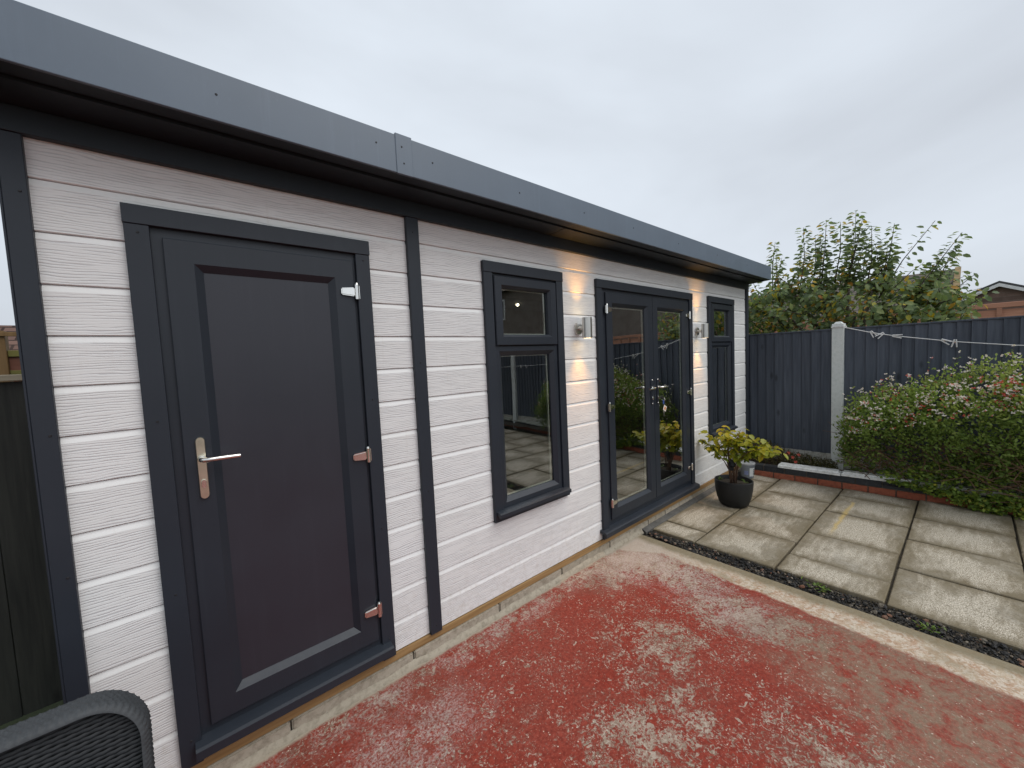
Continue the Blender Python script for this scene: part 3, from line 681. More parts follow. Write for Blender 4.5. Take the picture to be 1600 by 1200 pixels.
# windows
def window(x0, x1, label):
    trims(x0, x1, -0.205, -1.822, True)
    ix0, ix1 = x0 + .067, x1 - .067
    wn = ring('window', 'upvc', shed, ix0, ix1, Z(-1.755), Z(-0.272), [(0, .06), (0, -0.006), (.030, -0.006), (.030, .06)]); tag(wn, label)
    ring('sash', 'upvc', wn, ix0 + .010, ix1 - .006, Z(-0.716), Z(-0.286), [(0, .05), (0, -.018), (.004, -.024), (.054, -.024), (.070, -.006), (.070, .05)])
    ring('bead', 'upvc', wn, ix0 + .004, ix1 - .004, Z(-1.748), Z(-0.722), [(0, .05), (0, -.010), (.030, -.010), (.058, .012), (.058, .05)])
    pane(wn, ix0 + .078, ix1 - .074, -0.648, -0.354, .012)
    pane(wn, ix0 + .060, ix1 - .060, -1.692, -0.778, .020)
    sill(wn, x0 + .012, x1 - .030, -1.742, 0.062, 0.022)
window(F, Gx, 'tall window left of the double doors'); window(J, K, 'tall window right of the double doors')

# French doors
trims(H, I, -0.210, -2.303)
ring('door_frame', 'upvc', shed, H + .0665, I - .0665, Z(-2.235), Z(-0.2765), [(0, .07), (0, -0.004), (.055, -0.004), (.055, .07)])
def leaf(x0, x1, hside, label):
    o = ring('glazed_door', 'upvc', shed, x0, x1, Z(-2.172), Z(-0.305), [(0, .05), (0, DY + .002), (.002, DY), (.080, DY), (.106, DY + .022), (.106, .05)]); tag(o, label)
    pane(o, x0 + .108, x1 - .108, -2.064, -0.413, DY + .026)
    hx = x0 if hside < 0 else x1
    for z in (-0.441, -1.232, -2.030): hinge(o, hx, z, hside, DY)
    return o
lf1 = leaf(2.948, 3.650, -1, 'left leaf of the glazed double doors'); lf2 = leaf(3.656, 4.352, 1, 'right leaf of the glazed double doors')
handle(lf1, 3.605, -1.05, -1.28, -1.128, -1, DY, 'upvc', .11); handle(lf2, 3.703, -1.05, -1.28, -1.128, 1, DY, 'upvc', .11)
for q, x in ((lf1, 3.605), (lf2, 3.703)):
    for z in (-1.056, -1.274):
        bm = bmesh.new(); bm_cyl(bm, (x, DY - .011, Z(z)), (x, DY - .014, Z(z)), .007, .005, 10); from_bm('screw_cap', bm, 'chrome', q)
sill(shed, 2.80, 4.45, -2.213, 0.066, 0.034)

# bearer and plinth
box('timber_bearer', 'timber', shed, -0.04, 6.02, -0.008, 0.06, Z(-2.346), Z(-2.306), 0.002)
xs = [-0.60, -0.02, 0.568, 1.154, 1.743, 2.328, 2.914, 3.508, 3.82, 4.41, 5.0, 5.59, 6.02]
for a, b in zip(xs[1:], xs[2:]):
    bm = bmesh.new(); bm_box(bm, a + .004, b - .004, -0.012 + rng.uniform(-.003, .003), 0.08, -0.02, Z(-2.3475))
    bmesh.ops.bevel(bm, geom=bm.edges[:], offset=.006, segments=2, affect='EDGES'); bmesh.ops.recalc_face_normals(bm, faces=bm.faces[:])
    from_bm('plinth_block', bm, 'kerb', shed)
box('plinth_mortar', 'mortar', shed, -0.02, 6.01, 0.002, 0.07, -0.02, Z(-2.352))
# cement haunch at the foot of the plinth
bm = bmesh.new(); nseg = 60
for i in range(nseg):
    x0 = -0.02 + 3.42 * i / nseg
top = [(-0.02 + 3.40 * i / nseg) for i in range(nseg + 1)]
rows = []
for x in top:
    hh = 0.026 + rng.uniform(-.007, .007); d = -0.034 + rng.uniform(-.007, .007)
    rows.append([bm.verts.new((x, -0.010, hh)), bm.verts.new((x, -0.024, hh * .62)), bm.verts.new((x, d, 0.0015)), bm.verts.new((x, d, -.01))])
for a, b in zip(rows, rows[1:]):
    for i in range(3): bm.faces.new((a[i], a[i + 1], b[i + 1], b[i]))
bmesh.ops.recalc_face_normals(bm, faces=bm.faces[:])
from_bm('cement_haunch', bm, 'kerb', shed, True)

# ------------------------------------------------------------------ wall lights, downlight, keys
def wall_light(x, label):
    t = thing('wall_light', label, 'wall light', (x, 0, Z(-0.60)), 0, 'up and down wall lights beside the double doors')
    bm = bmesh.new(); bm_cyl(bm, (0, -0.0005, 0), (0, -.012, 0), .046, .043, 28); bm_cyl(bm, (0, -.012, 0), (0, -.016, 0), .043, .030, 28)
    auto_smooth(from_bm('back_plate', bm, 'steel', t))
    bm = bmesh.new(); bm_cyl(bm, (0, -.014, 0), (0, -.062, 0), .014, .014, 14); bm_box(bm, -.010, .010, -.062, -.05, -.02, .02)
    auto_smooth(from_bm('bracket', bm, 'steel', t))
    bm = bmesh.new(); n = 28
    prof = [(.020, .066), (.034, .066), (.034, .0755), (.0365, .0755), (.0365, -.0755), (.034, -.0755), (.034, -.066), (.020, -.066)]
    rings_ = [[bm.verts.new((r * math.cos(2 * math.pi * i / n), -.088 + r * math.sin(2 * math.pi * i / n), z)) for i in range(n)] for r, z in prof]
    for a, b in zip(rings_, rings_[1:]):
        for i in range(n): bm.faces.new((a[i], a[(i + 1) % n], b[(i + 1) % n], b[i]))
    bmesh.ops.recalc_face_normals(bm, faces=bm.faces[:])
    auto_smooth(from_bm('lamp_body', bm, 'steel', t))
    for s in (1, -1):
        bm = bmesh.new(); bm_cyl(bm, (0, -.088, s * .0655), (0, -.088, s * .0675), .031, n=20); from_bm('bulb', bm, 'lamp_glow', t)
        ld = bpy.data.lights.new('wall_light_beam', 'SPOT'); ld.energy = 11.0; ld.color = (1.0, 0.46, 0.10); ld.spot_size = R(72); ld.spot_blend = 1.0; ld.shadow_soft_size = 0.012
        lo_ = bpy.data.objects.new('wall_light_beam', ld); col.objects.link(lo_); lo_.parent = t; lo_.location = (0, -.088, s * .070)
        lo_.rotation_euler = (math.pi if s > 0 else 0.0, 0, 0)
wall_light(2.612, 'steel up and down wall light between tall window and double doors')
wall_light(4.575, 'steel up and down wall light right of the double doors')

dl = Vector((3.974, 2.208, 0))
t = thing('downlight', 'lit round downlight in the ceiling behind the left window', 'downlight', (dl.x, dl.y, Z(-0.03)))
bm = bmesh.new(); bm_cyl(bm, (0, 0, -0.0005), (0, 0, -.006), .045, .042, 20); from_bm('bezel', bm, 'plastic_white', t)
bm = bmesh.new(); bmesh.ops.create_uvsphere(bm, u_segments=16, v_segments=8, radius=.019)
for v in bm.verts: v.co.z = v.co.z * .9 - .022
from_bm('bulb', bm, 'down_glow', t, True)

t = thing('key_bunch', 'keys with blue fob and orange tag hanging from the double door lock', 'keys', (3.703, DY - .016, Z(-1.225)))
bm = bmesh.new(); bm_box(bm, -.002, .002, -.030, 0.0, -.006, .006); bm_box(bm, -.0015, .0015, -.05, -.028, -.012, .012); from_bm('key', bm, 'chrome', t)
bm = bmesh.new(); bm_tube(bm, [(0, -.045 + .014 * math.cos(a), -.016 + .014 * math.sin(a)) for a in np.linspace(0, 6.0, 14)], .0014, 6); from_bm('key_ring', bm, 'chrome', t)
box('fob', 'fob_blue', t, -.012, .008, -.050, -.042, -.060, -.022, .002)
o = box('tag', 'fob_tag', t, -.026, .026, -.053, -.050, -.026, .026, .001); o.location = (.012, 0, -.10); o.rotation_euler = (0, R(28), 0)
o2 = box('print', 'fob_orange', o, -.013, .013, -.0545, -.0532, -.013, .013)
bm = bmesh.new(); bm_box(bm, -.004, .004, -.05, -.047, -.175, -.13); bm_cyl(bm, (0, -.0505, -.135), (0, -.0465, -.135), .012, n=12); from_bm('key', bm, 'steel', t)

# ------------------------------------------------------------------ fence, posts
FX = 6.30
def fence_panel(y_left, y_right, label, zt=1.795, zb=0.285):
    t = thing('board_fence', label, 'fence', (FX, y_left, 0), 0, 'dark feather edge fence panels')
    n = max(1, round((y_left - y_right) / 0.0985)); w = (y_left - y_right) / n
    bm = bmesh.new()
    pf = [(0.0, .006), (0.0, -w - .010), (-.0045, -w - .010), (-.016, .006)]
    a = [bm.verts.new((x, y, zb)) for x, y in pf]; b = [bm.verts.new((x, y, zt - .012)) for x, y in pf]
    for i in range(4): bm.faces.new((a[i], a[(i + 1) % 4], b[(i + 1) % 4], b[i]))
    bm.faces.new(a[::-1]); bm.faces.new(b); bmesh.ops.recalc_face_normals(bm, faces=bm.faces[:])
    src = None
    for i in range(n):
        if src is None: src = from_bm('board', bm, 'fence', t); o = src
        else: o = copy_to(src, t)
        o.location = (-0.010 + rng.uniform(-.002, .002), -i * w + (-0.004 if i == 0 else 0), 0); o.rotation_euler = (0, 0, R(3.2)); o.scale = (1, 0.93 if i in (0, n - 1) else 1, 1)
    box('capping', 'fence', t, -.030, .030, -(y_left - y_right) + .001, -.001, zt - .0115, zt + .006, .002)
    for z in (0.45, 1.05, 1.6): box('rail', 'fence', t, 0.012, .06, -(y_left - y_right) + .002, -.002, z, z + .08)
    box('gravel_board', 'gboard', t, -.018, .025, -(y_left - y_right) + .001, -.001, 0.02, zb - .001, .004)
    return t
def conc_post(y, label, zt=1.865):
    t = thing('fence_post', label, 'fence post', (FX, y, 0), 0, 'pale concrete fence posts')
    bm = bmesh.new(); bm_box(bm, -.06, .05, -.056, .056, -0.05, zt - .012)
    v = bm_box(bm, -.055, .045, -.040, .040, zt - .0115, zt + .012)
    for q in v:
        if q.co.z > zt: q.co.x *= .7; q.co.y *= .6
    bmesh.ops.bevel(bm, geom=[e_ for e_ in bm.edges], offset=.004, segments=1, affect='EDGES'); bmesh.ops.recalc_face_normals(bm, faces=bm.faces[:])
    from_bm('shaft', bm, 'post', t)
    return t
conc_post(-0.894, 'pale painted concrete post with the washing line tied to its top')
conc_post(-2.95, 'pale concrete fence post behind the flowering shrub'); conc_post(-5.01, 'pale concrete fence post reflected in the left window')
fence_panel(1.02, -0.838, 'dark fence panel between garden room and white post'); fence_panel(-0.950, -2.894, 'dark fence panel behind the flowering shrub')
fence_panel(-3.006, -4.954, 'dark fence panel beyond the flowering shrub, off to the right'); fence_panel(-5.066, -7.0, 'farthest right dark fence panel past the last concrete post')

# washing line and pegs
lp = [(-.838, 1.812), (-.935, 1.812), (-1.20, 1.722), (-1.39, 1.672), (-1.74, 1.60), (-1.81, 1.585), (-2.23, 1.522), (-3.0, 1.485), (-3.9, 1.46), (-5.56, 1.42), (-7.0, 1.45)]
def line_at(y):
    for (a, za), (b, zb_) in zip(lp, lp[1:]):
        if b <= y <= a: return za + (zb_ - za) * (y - a) / (b - a)
bm = bmesh.new(); LX = 6.225
ysl = np.linspace(-0.95, -7.0, 60)
bm_tube(bm, [(LX, y, line_at(y)) for y in ysl], .0042, 6)
for dz in (0, .009): bm_tube(bm, [(FX - .066, -.836, 1.812 + dz), (FX - .0665, -.95, 1.812 + dz), (FX + .056, -.956, 1.812 + dz), (FX + .056, -.832, 1.812 + dz), (FX - .066, -.836, 1.812 + dz)], .0042, 6)
bm_tube(bm, [(FX - .066, -.945, 1.812), (LX, -.952, line_at(-.952))], .0042, 6)
tag(from_bm('washing_line', bm, 'cord'), 'white washing line sagging along the dark fence', 'washing line')
def peg(y, rot, label):
    t = thing('clothes_peg', label, 'peg', (LX, y, line_at(y)), 0, 'white pegs on the washing line'); t.rotation_euler = (R(rot), R(rng.uniform(-10, 10)), R(rng.uniform(-20, 20)))
    for s in (1, -1):
        bm = bmesh.new(); v = bm_box(bm, -.006, .006, -.005, .005, -.055, .022)
        for q in v: q.co.y += s * (.0062 + (0.012 if q.co.z < 0 else 0.0))
        bmesh.ops.bevel(bm, geom=bm.edges[:], offset=.0015, segments=1, affect='EDGES'); from_bm('jaw', bm, 'plastic_white', t)
    bm = bmesh.new(); bm_cyl(bm, (-.0075, 0, -.008), (.0075, 0, -.008), .005, n=10); from_bm('spring', bm, 'steel', t)
peg(-1.195, -32, 'white peg nearest the concrete post on the washing line'); peg(-1.275, 50, 'second white peg from the concrete post, tilted the other way'); peg(-1.38, -80, 'third white peg from the post, lying flat along the line')
peg(-1.735, -58, 'fourth white peg from the post, leaning on the line'); peg(-1.81, 4, 'fifth white peg from the post, hanging straight down')
for y, r_, la in ((-4.52, 20, 'first'), (-4.70, -20, 'second'), (-5.44, 10, 'third')): peg(y, r_, 'white peg %s from the right among those reflected in left window' % la)

# ------------------------------------------------------------------ raised bed
wall = thing('garden_wall', 'low two course brick wall with white coping at fence foot', 'wall', (5.787, -0.15, 0), math.atan2(-1, 0.093))
LW = 6.4
box('mortar', 'mortar', wall, 0.004, LW, 0.010, 0.100, -0.05, 0.136)
def brick(mat, x0, x1, z0, z1):
    bm = bmesh.new(); bm_box(bm, x0, x1, rng.uniform(-.002, .002), 0.09, z0, z1)
    bmesh.ops.bevel(bm, geom=bm.edges[:], offset=.003, segments=1, affect='EDGES'); bmesh.ops.recalc_face_normals(bm, faces=bm.faces[:])
    return from_bm('brick', bm, mat, wall)
x = 0.0; first = True
while x < LW:
    x1 = x + (0.21 if first else 0.2165); brick('brick_o', max(x + .005, 0), x1 - .005, -0.01, 0.062); x = x1; first = False
x = 0.0; first = True
while x < LW:
    x1 = x + (0.105 if first else 0.2165); brick('brick_k', x + .005, x1 - .005, 0.071, 0.137); x = x1; first = False
x = 0.255
while x < LW:
    x1 = x + 0.595; bm = bmesh.new(); bm_box(bm, x + .003, min(x1 - .003, LW), -0.016, 0.112, 0.1385, 0.184)
    bmesh.ops.bevel(bm, geom=[e_ for e_ in bm.edges if all(v.co.z > .18 for v in e_.verts)], offset=.018, segments=3, affect='EDGES'); bmesh.ops.recalc_face_normals(bm, faces=bm.faces[:])
    o = from_bm('coping_stone', bm, 'coping' if x < 0.9 else 'coping_dirty', wall); o.location.z = rng.uniform(-.001, .001) + .001; o.rotation_euler = (R(rng.uniform(-.5, .5)), R(rng.uniform(-.2, .2)), R(rng.uniform(-.3, .3))); x = x1
bm = bmesh.new(); nx, ny = 5, 60
gv = [[bm.verts.new((5.88 + .40 * i / nx + .055 * max(0, (k / ny) * 6.2 * .093) * (1 - i / nx), -0.02 - 6.2 * k / ny, 0.115 + rng.uniform(-.02, .02))) for i in range(nx + 1)] for k in range(ny + 1)]
for a, b in zip(gv, gv[1:]):
    for i in range(nx): bm.faces.new((a[i], b[i], b[i + 1], a[i + 1]))
bmesh.ops.recalc_face_normals(bm, faces=bm.faces[:])
tag(from_bm('flower_bed', bm, 'soil', None, True), kind='structure')

# ------------------------------------------------------------------ leaves
LT = np.array([(0, 0, 0), (.28, .40, .05), (.30, 0, -.03), (.28, -.40, .05), (.66, .38, .0), (.68, 0, -.07), (.66, -.38, .0), (1, 0, -.16)])
LF = [(0, 2, 1), (0, 3, 2), (1, 2, 5, 4), (2, 3, 6, 5), (4, 5, 7), (5, 6, 7)]
ST = np.array([(0, 0, 0), (.5, .42, .06), (1, 0, -.08), (.5, -.42, .06)]); SF = [(0, 3, 2, 1)]
def leaves(name, P, Dr, Up, Ln, Wd, tint, mat, parent=None, tmpl='L', kind='stuff'):
    P, Dr, Up, Ln, Wd = map(lambda a: np.asarray(a, float), (P, Dr, Up, Ln, Wd)); n = len(P)
    Dr = Dr / np.linalg.norm(Dr, axis=1, keepdims=True)
    sd_ = np.cross(Up, Dr); sd_ /= np.linalg.norm(sd_, axis=1, keepdims=True) + 1e-9; nr = np.cross(Dr, sd_)
    T, FF = (LT, LF) if tmpl == 'L' else (ST, SF)
    V = P[:, None] + Dr[:, None] * (T[None, :, :1] * Ln[:, None, None]) + sd_[:, None] * (T[None, :, 1:2] * Wd[:, None, None]) + nr[:, None] * (T[None, :, 2:] * Ln[:, None, None])
    nv = len(T); faces = []
    for f in FF:
        faces += (np.arange(n)[:, None] * nv + np.array(f)[None]).tolist()
    me = bpy.data.meshes.new(name); me.from_pydata(V.reshape(-1, 3).tolist(), [], faces)
    at = me.attributes.new('tint', 'FLOAT', 'POINT'); at.data.foreach_set('value', np.repeat(np.asarray(tint), nv).astype(np.float32))
    for p in me.polygons: p.use_smooth = True
    o = link(name, me, mat, parent)
    if kind: o['kind'] = kind
    return o

# ---- potted shrub
pot = thing('potted_shrub', 'yellow green leafy shrub in black pot beside the double doors', 'potted plant', (4.60, -0.345, 0.0))
bm = bmesh.new(); n = 48
prof = [(.070, .002, 0), (.116, .002, 0), (.130, .014, 0), (.154, .09, 0), (.168, .17, 0), (.173, .24, 0), (.172, .262, 0), (.164, .266, 0), (.160, .258, 0), (.155, .222, 0)]
rg = [[bm.verts.new((r * math.cos(2 * math.pi * i / n) * 0.95, r * 1.04 * math.sin(2 * math.pi * i / n), z)) for i in range(n)] for r, z, _ in prof]
for a, b in zip(rg, rg[1:]):
    for i in range(n): bm.faces.new((a[i], a[(i + 1) % n], b[(i + 1) % n], b[i]))
bm.faces.new(rg[0][::-1]); bmesh.ops.recalc_face_normals(bm, faces=bm.faces[:])
auto_smooth(from_bm('pot', bm, 'pot', pot), 45)
bm = bmesh.new(); c0 = bm.verts.new((0, 0, .228)); rr = [bm.verts.new((.152 * math.cos(2 * math.pi * i / 24), .158 * math.sin(2 * math.pi * i / 24), .222 + rng.uniform(-.006, .006))) for i in range(24)]
for i in range(24): bm.faces.new((c0, rr[i], rr[(i + 1) % 24]))
from_bm('soil', bm, 'soil', pot)
stems = []
bm = bmesh.new()
tips = [(-.10, .22, .73), (-.06, .31, .66), (.02, .10, .80), (-.12, .05, .79), (.05, -.05, .78), (-.05, -.14, .73), (.03, -.28, .70), (-.02, -.42, .61), (.08, -.36, .65), (.10, .20, .68), (-.14, .18, .62), (.0, -.24, .62), (.06, .05, .72), (-.08, -.02, .70), (-.12, -.30, .66), (.12, -.12, .72)]
for i, tp in enumerate(tips):
    tp = Vector(tp); b0 = Vector((rng.uniform(-.03, .03), rng.uniform(-.03, .03), .21)); mid = Vector((tp.x * .22, tp.y * .20 + .02, .47 + rng.uniform(-.03, .05)))
    pts = [b0, b0.lerp(mid, .5) + Vector((rng.uniform(-.01, .01), rng.uniform(-.01, .01), 0)), mid, mid.lerp(tp, .5) + Vector((0, 0, .03)), tp]
    bm_tube(bm, pts, [.009 if i < 3 else .0045, .008 if i < 3 else .004, .0045, .0035, .0025], 6); stems.append(pts)
from_bm('stem', bm, 'twig', pot, True)
# a scrap of dark bag caught on the stem
bm = bmesh.new(); bmesh.ops.create_icosphere(bm, subdivisions=2, radius=1.0)
for v in bm.verts: v.co = Vector((v.co.x * .032, v.co.y * .036, v.co.z * .055)) * (1 + rng.uniform(-.25, .25)) + Vector((-.01, .015, .415))
from_bm('label_wrap', bm, 'pot', pot)
lsrc = []
for v in range(5):
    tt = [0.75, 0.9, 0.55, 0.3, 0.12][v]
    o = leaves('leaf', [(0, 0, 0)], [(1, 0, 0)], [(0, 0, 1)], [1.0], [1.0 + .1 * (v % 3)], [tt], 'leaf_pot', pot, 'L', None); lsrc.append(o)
used = set(); nl = 0
def place_leaf(p, d, up, ln, vi):
    global nl
    d = Vector(d).normalized(); up = Vector(up); sdv = up.cross(d).normalized(); nn = d.cross(sdv)
    mt = Matrix((d, sdv, nn)).transposed().to_euler()
    o = lsrc[vi] if vi not in used else copy_to(lsrc[vi], pot)
    used.add(vi); o.location = p; o.rotation_euler = mt; wd = rng.uniform(.52, .70); o.scale = (ln, ln * wd, ln); nl += 1
for pts in stems:
    for j in range(26):
        f = 0.58 + 0.42 * (j / 25) ** .8; i0 = min(3, int(f * 4)); p = pts[i0].lerp(pts[i0 + 1], f * 4 - i0)
        a = rng.uniform(0, 2 * math.pi); d = Vector((math.cos(a), math.sin(a), rng.uniform(-.95, .25)))
        top_ = (p.z - .48) / .22
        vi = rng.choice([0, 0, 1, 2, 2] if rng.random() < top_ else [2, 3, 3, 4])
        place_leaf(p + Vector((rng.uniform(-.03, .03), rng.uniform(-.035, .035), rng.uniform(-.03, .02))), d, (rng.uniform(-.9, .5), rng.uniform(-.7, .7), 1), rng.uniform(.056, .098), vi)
for (bx, by) in ((.02, -.10), (-.05, .11)):          # seedlings on the soil
    for j in range(7):
        a = rng.uniform(0, 6.28); place_leaf(Vector((bx, by, .235 + rng.uniform(0, .03))), (math.cos(a), math.sin(a), .5), (0, 0, 1), rng.uniform(.03, .045), 4)

# ---- plastic tub
tub = thing('plastic_tub', 'grey plastic tub with white label in the patio corner', 'tub', (5.63, -0.125, 0.0))
def lathe(name, prof, mat, parent, n=32):
    bm = bmesh.new(); rg = [[bm.verts.new((r * math.cos(2 * math.pi * i / n), r * math.sin(2 * math.pi * i / n), z)) for i in range(n)] for r, z in prof]
    for a, b in zip(rg, rg[1:]):
        for i in range(n): bm.faces.new((a[i], a[(i + 1) % n], b[(i + 1) % n], b[i]))
    bm.faces.new(rg[0][::-1]); bm.faces.new(rg[-1]); bmesh.ops.recalc_face_normals(bm, faces=bm.faces[:])
    return auto_smooth(from_bm(name, bm, mat, parent), 40)
lathe('body', [(.066, .002), (.070, .006), (.082, .150), (.086, .152), (.086, .172), (.080, .173)], 'tub', tub)
lathe('lid', [(.0865, .172), (.0885, .174), (.0885, .188), (.084, .191), (.072, .191), (.070, .185)], 'tub_lid', tub)
def tub_patch(name, mat, a0, a1, z0, z1, off):
    bm = bmesh.new(); pr = None
    for i in range(9):
        a = R(a0 + (a1 - a0) * i / 8); q = [bm.verts.new(((.070 + (z - .006) / .144 * .012 + off) * math.cos(a), (.070 + (z - .006) / .144 * .012 + off) * math.sin(a), z)) for z in (z0, z1)]
        if pr: bm.faces.new((pr[0], q[0], q[1], pr[1]))
        pr = q
    from_bm(name, bm, mat, tub)
tub_patch('label', 'tub_label', 218, 268, .03, .138, .0012)
for z in (.052, .078, .104): tub_patch('print', 'tub_ink', 252, 264, z, z + .016, .002)
tub_patch('print', 'tub_blue', 176, 208, .05, .10, .0012)

# ---- flowering shrub
shr = thing('flowering_shrub', 'bushy green shrub dotted with red and white flowers', 'shrub', (6.0, -2.3, 0.12))
def shrub_top(y): return np.interp(-y, [0.97, 1.04, 1.13, 1.28, 1.5, 1.72, 1.96, 2.15, 2.6, 3.1, 3.5, 3.75], [.72, .86, .99, 1.10, 1.14, 1.21, 1.29, 1.33, 1.36, 1.25, 1.0, .6])
def shrub_x(y, z):
    t_ = shrub_top(y) - .05
    pr = np.interp((z - .17) / (t_ - .17), [0, .15, .45, .75, .92, 1], [.10, .19, .25, .30, .24, .10])
    return 6.03 - pr * np.clip((-y - .98) / .18, 0.15, 1)
SO = np.array([6.0, -2.3, .12])
n = 6500; yy = -(1.0 + 2.7 * nrg.random(n)); tz = shrub_top(yy) - .08; zz = .15 + (tz - .15) * nrg.random(n) ** .8
xx = np.minimum(shrub_x(yy, zz) + .05 + .14 * nrg.random(n), 6.24); P = np.stack([xx, yy, zz], -1)
leaves('foliage', P - SO, nrg.normal(0, 1, (n, 3)) + [-.5, 0, .2], nrg.normal(0, .6, (n, 3)) + [-.7, 0, .8], nrg.uniform(.03, .05, n), nrg.uniform(.02, .034, n), nrg.uniform(0.1, .4, n), 'leaf_shrub', shr, 'S')  # filler leaves coloured dark so gaps between clumps show a shaded inside
Ps, Ds, Us, Ls, Ws, Ts = [], [], [], [], [], []
for i in range(430):
    y = -(0.99 + 2.7 * rng.random()); t_ = float(shrub_top(y)); q = rng.random() ** .62; z = .2 + (t_ - .2) * q
    bare = math.exp(-((z - .42) / .15) ** 2) * float(np.interp(-y, [1.1, 1.35, 2.0, 2.5], [.25, .85, .8, .4]))
    if rng.random() < bare: continue
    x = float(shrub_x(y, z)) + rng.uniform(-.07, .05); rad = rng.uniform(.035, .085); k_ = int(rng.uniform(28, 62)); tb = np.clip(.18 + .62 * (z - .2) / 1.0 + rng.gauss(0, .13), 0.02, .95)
    ax_ = np.array([-.35, rng.uniform(-.5, .5), .9]); ax_ /= np.linalg.norm(ax_)
    pp = nrg.normal(0, rad * .62, (k_, 3)) + np.outer(nrg.uniform(-1.0, 1.4, k_) * rad, ax_) + [x, y, z]; pp[:, 0] = np.minimum(pp[:, 0], 6.25)
    Ps.append(pp - SO); Ds.append(nrg.normal(0, .6, (k_, 3)) + ax_ * .8); Us.append(nrg.normal(0, .6, (k_, 3)) + [-.8, 0, .7]); Ls.append(nrg.uniform(.022, .044, k_)); Ws.append(nrg.uniform(.015, .028, k_)); Ts.append(np.clip(tb + nrg.normal(0, .13, k_), 0, 1))
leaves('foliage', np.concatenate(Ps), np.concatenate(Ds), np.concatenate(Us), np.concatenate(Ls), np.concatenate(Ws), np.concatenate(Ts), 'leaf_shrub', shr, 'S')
# fine sprays standing up out of the top
bm = bmesh.new(); sp, sdr = [], []; tipsP = []
for i in range(230):
    y = -(1.0 + 2.6 * rng.random()); z0 = float(shrub_top(y)) - .12; x = 6.0 + rng.uniform(-.2, .15); hgt = rng.uniform(.10, .26) * (1.5 if rng.random() < .2 else 1)
    tip = Vector((x + rng.uniform(-.06, .04), y + rng.uniform(-.08, .08), z0 + hgt)); b0 = Vector((x, y, z0))
    o3 = Vector((6.0, -2.3, .12)); bm_tube(bm, [b0 - o3, b0.lerp(tip, .5) + Vector((.01, .01, .01)) - o3, tip - o3], [.0022, .0018, .001], 4); tipsP.append(tip)
    for j in range(7):
        sp.append(b0.lerp(tip, j / 7) - o3); sdr.append((rng.uniform(-1, .3), rng.uniform(-1, 1), rng.uniform(0, .6)))
for i in range(700):          # bare woody stems inside
    y = -(1.05 + 2.4 * rng.random()); o3 = Vector((6.0, -2.3, .12)); x = rng.uniform(5.80, 6.12); z = rng.uniform(.13, .62)
    a = Vector((x, y, z)); d = Vector((rng.uniform(-.12, .08), rng.uniform(-.30, .30), rng.uniform(-.03, .22)))
    bm_tube(bm, [a - o3, a + d * .5 + Vector((0, 0, .015)) - o3, a + d - o3], [.0045, .0034, .0018], 4)
o = from_bm('twigs', bm, 'twig', shr); o['kind'] = 'stuff'
ns = len(sp); leaves('foliage', [tuple(p) for p in sp], sdr, nrg.normal(0, .3, (ns, 3)) + [0, 0, 1], nrg.uniform(.016, .03, ns), nrg.uniform(.012, .02, ns), nrg.uniform(.5, 1, ns), 'leaf_shrub', shr, 'S')
# flowers: two white lower lobes and a coloured throat each
fp, fd, fu, fl_, fw, ft = [], [], [], [], [], []
def flower(p, kind):
    for j in range(4):
        a = rng.uniform(0, 6.28); fp.append(tuple(p - Vector((6.0, -2.3, .12)))); fd.append((-.7 + rng.uniform(-.4, .4), math.cos(a), math.sin(a) * .8)); fu.append((-1, rng.uniform(-.4, .4), .6)); s_ = rng.uniform(.013, .021)
        fl_.append(s_); fw.append(s_ * .9); ft.append(rng.uniform(.0, .5) if (kind == 'w' or (kind == 'm' and j < 2)) else rng.uniform(.65, 1))
for i in range(760):
    y = -(1.0 + 2.65 * rng.random()); t_ = float(shrub_top(y)); q = rng.random() ** 1.3; z = t_ - .02 - .36 * q + rng.uniform(-.02, .03)
    pr_ = float(np.interp((z - .17) / (t_ - .22), [0, .45, .75, .92, 1.05], [.1, .25, .30, .24, .08])); ed = min(1, max(.2, (-y - .98) / .16))
    x = 6.03 - pr_ * ed * rng.uniform(.75, 1.15) - .065
    flower(Vector((x, y, z)), rng.choice('wwwwmmmwr'))
for tp in tipsP: flower(tp, rng.choice('wwwm'))
for i in range(46):           # denser clusters
    y = -(1.08 + 1.9 * rng.random()); z = float(shrub_top(y)) - rng.uniform(.06, .32); ck = rng.choice(('rrm', 'wwm', 'wwr', 'wmm', 'www'))
    for j in range(rng.randint(5, 11)): flower(Vector((5.69 + rng.uniform(-.02, .03), y + rng.uniform(-.06, .06), z + rng.uniform(-.025, .025))), rng.choice(ck))
leaves('flowers', fp, fd, fu, fl_, fw, ft, 'petal', shr, 'S')

# ---- trailing plant over the coping
trl = thing('trailing_plant', 'bright yellow green trailing plant spilling over the coping', 'plant', (5.95, -2.4, .15))
n = 14000; yy = -(1.30 + 2.2 * nrg.random(n) ** .8); wx = 5.787 + .093 * (-yy - .15)
s_ = nrg.random(n); reach = np.interp(-yy, [1.3, 1.6, 1.85, 2.15, 3.6], [.10, .40, .85, 1.1, .9])
zz = np.where(nrg.random(n) < .55, .18 + .36 * nrg.random(n) * reach + .03, .19 - .17 * s_ * reach)
clump = np.sin(yy * 31 + zz * 9) * np.sin(zz * 40 + yy * 13)
xx = np.where(zz > .18, wx + .09 - .24 * nrg.random(n) * (1 - (zz - .18) / .8), wx - .03 - .10 * nrg.random(n) * reach)
dens = nrg.random(n) < (reach * .8 + .08) * np.where(clump > -.1, 1, .25)
P = np.stack([xx, yy, zz], -1)[dens]; nn = len(P)
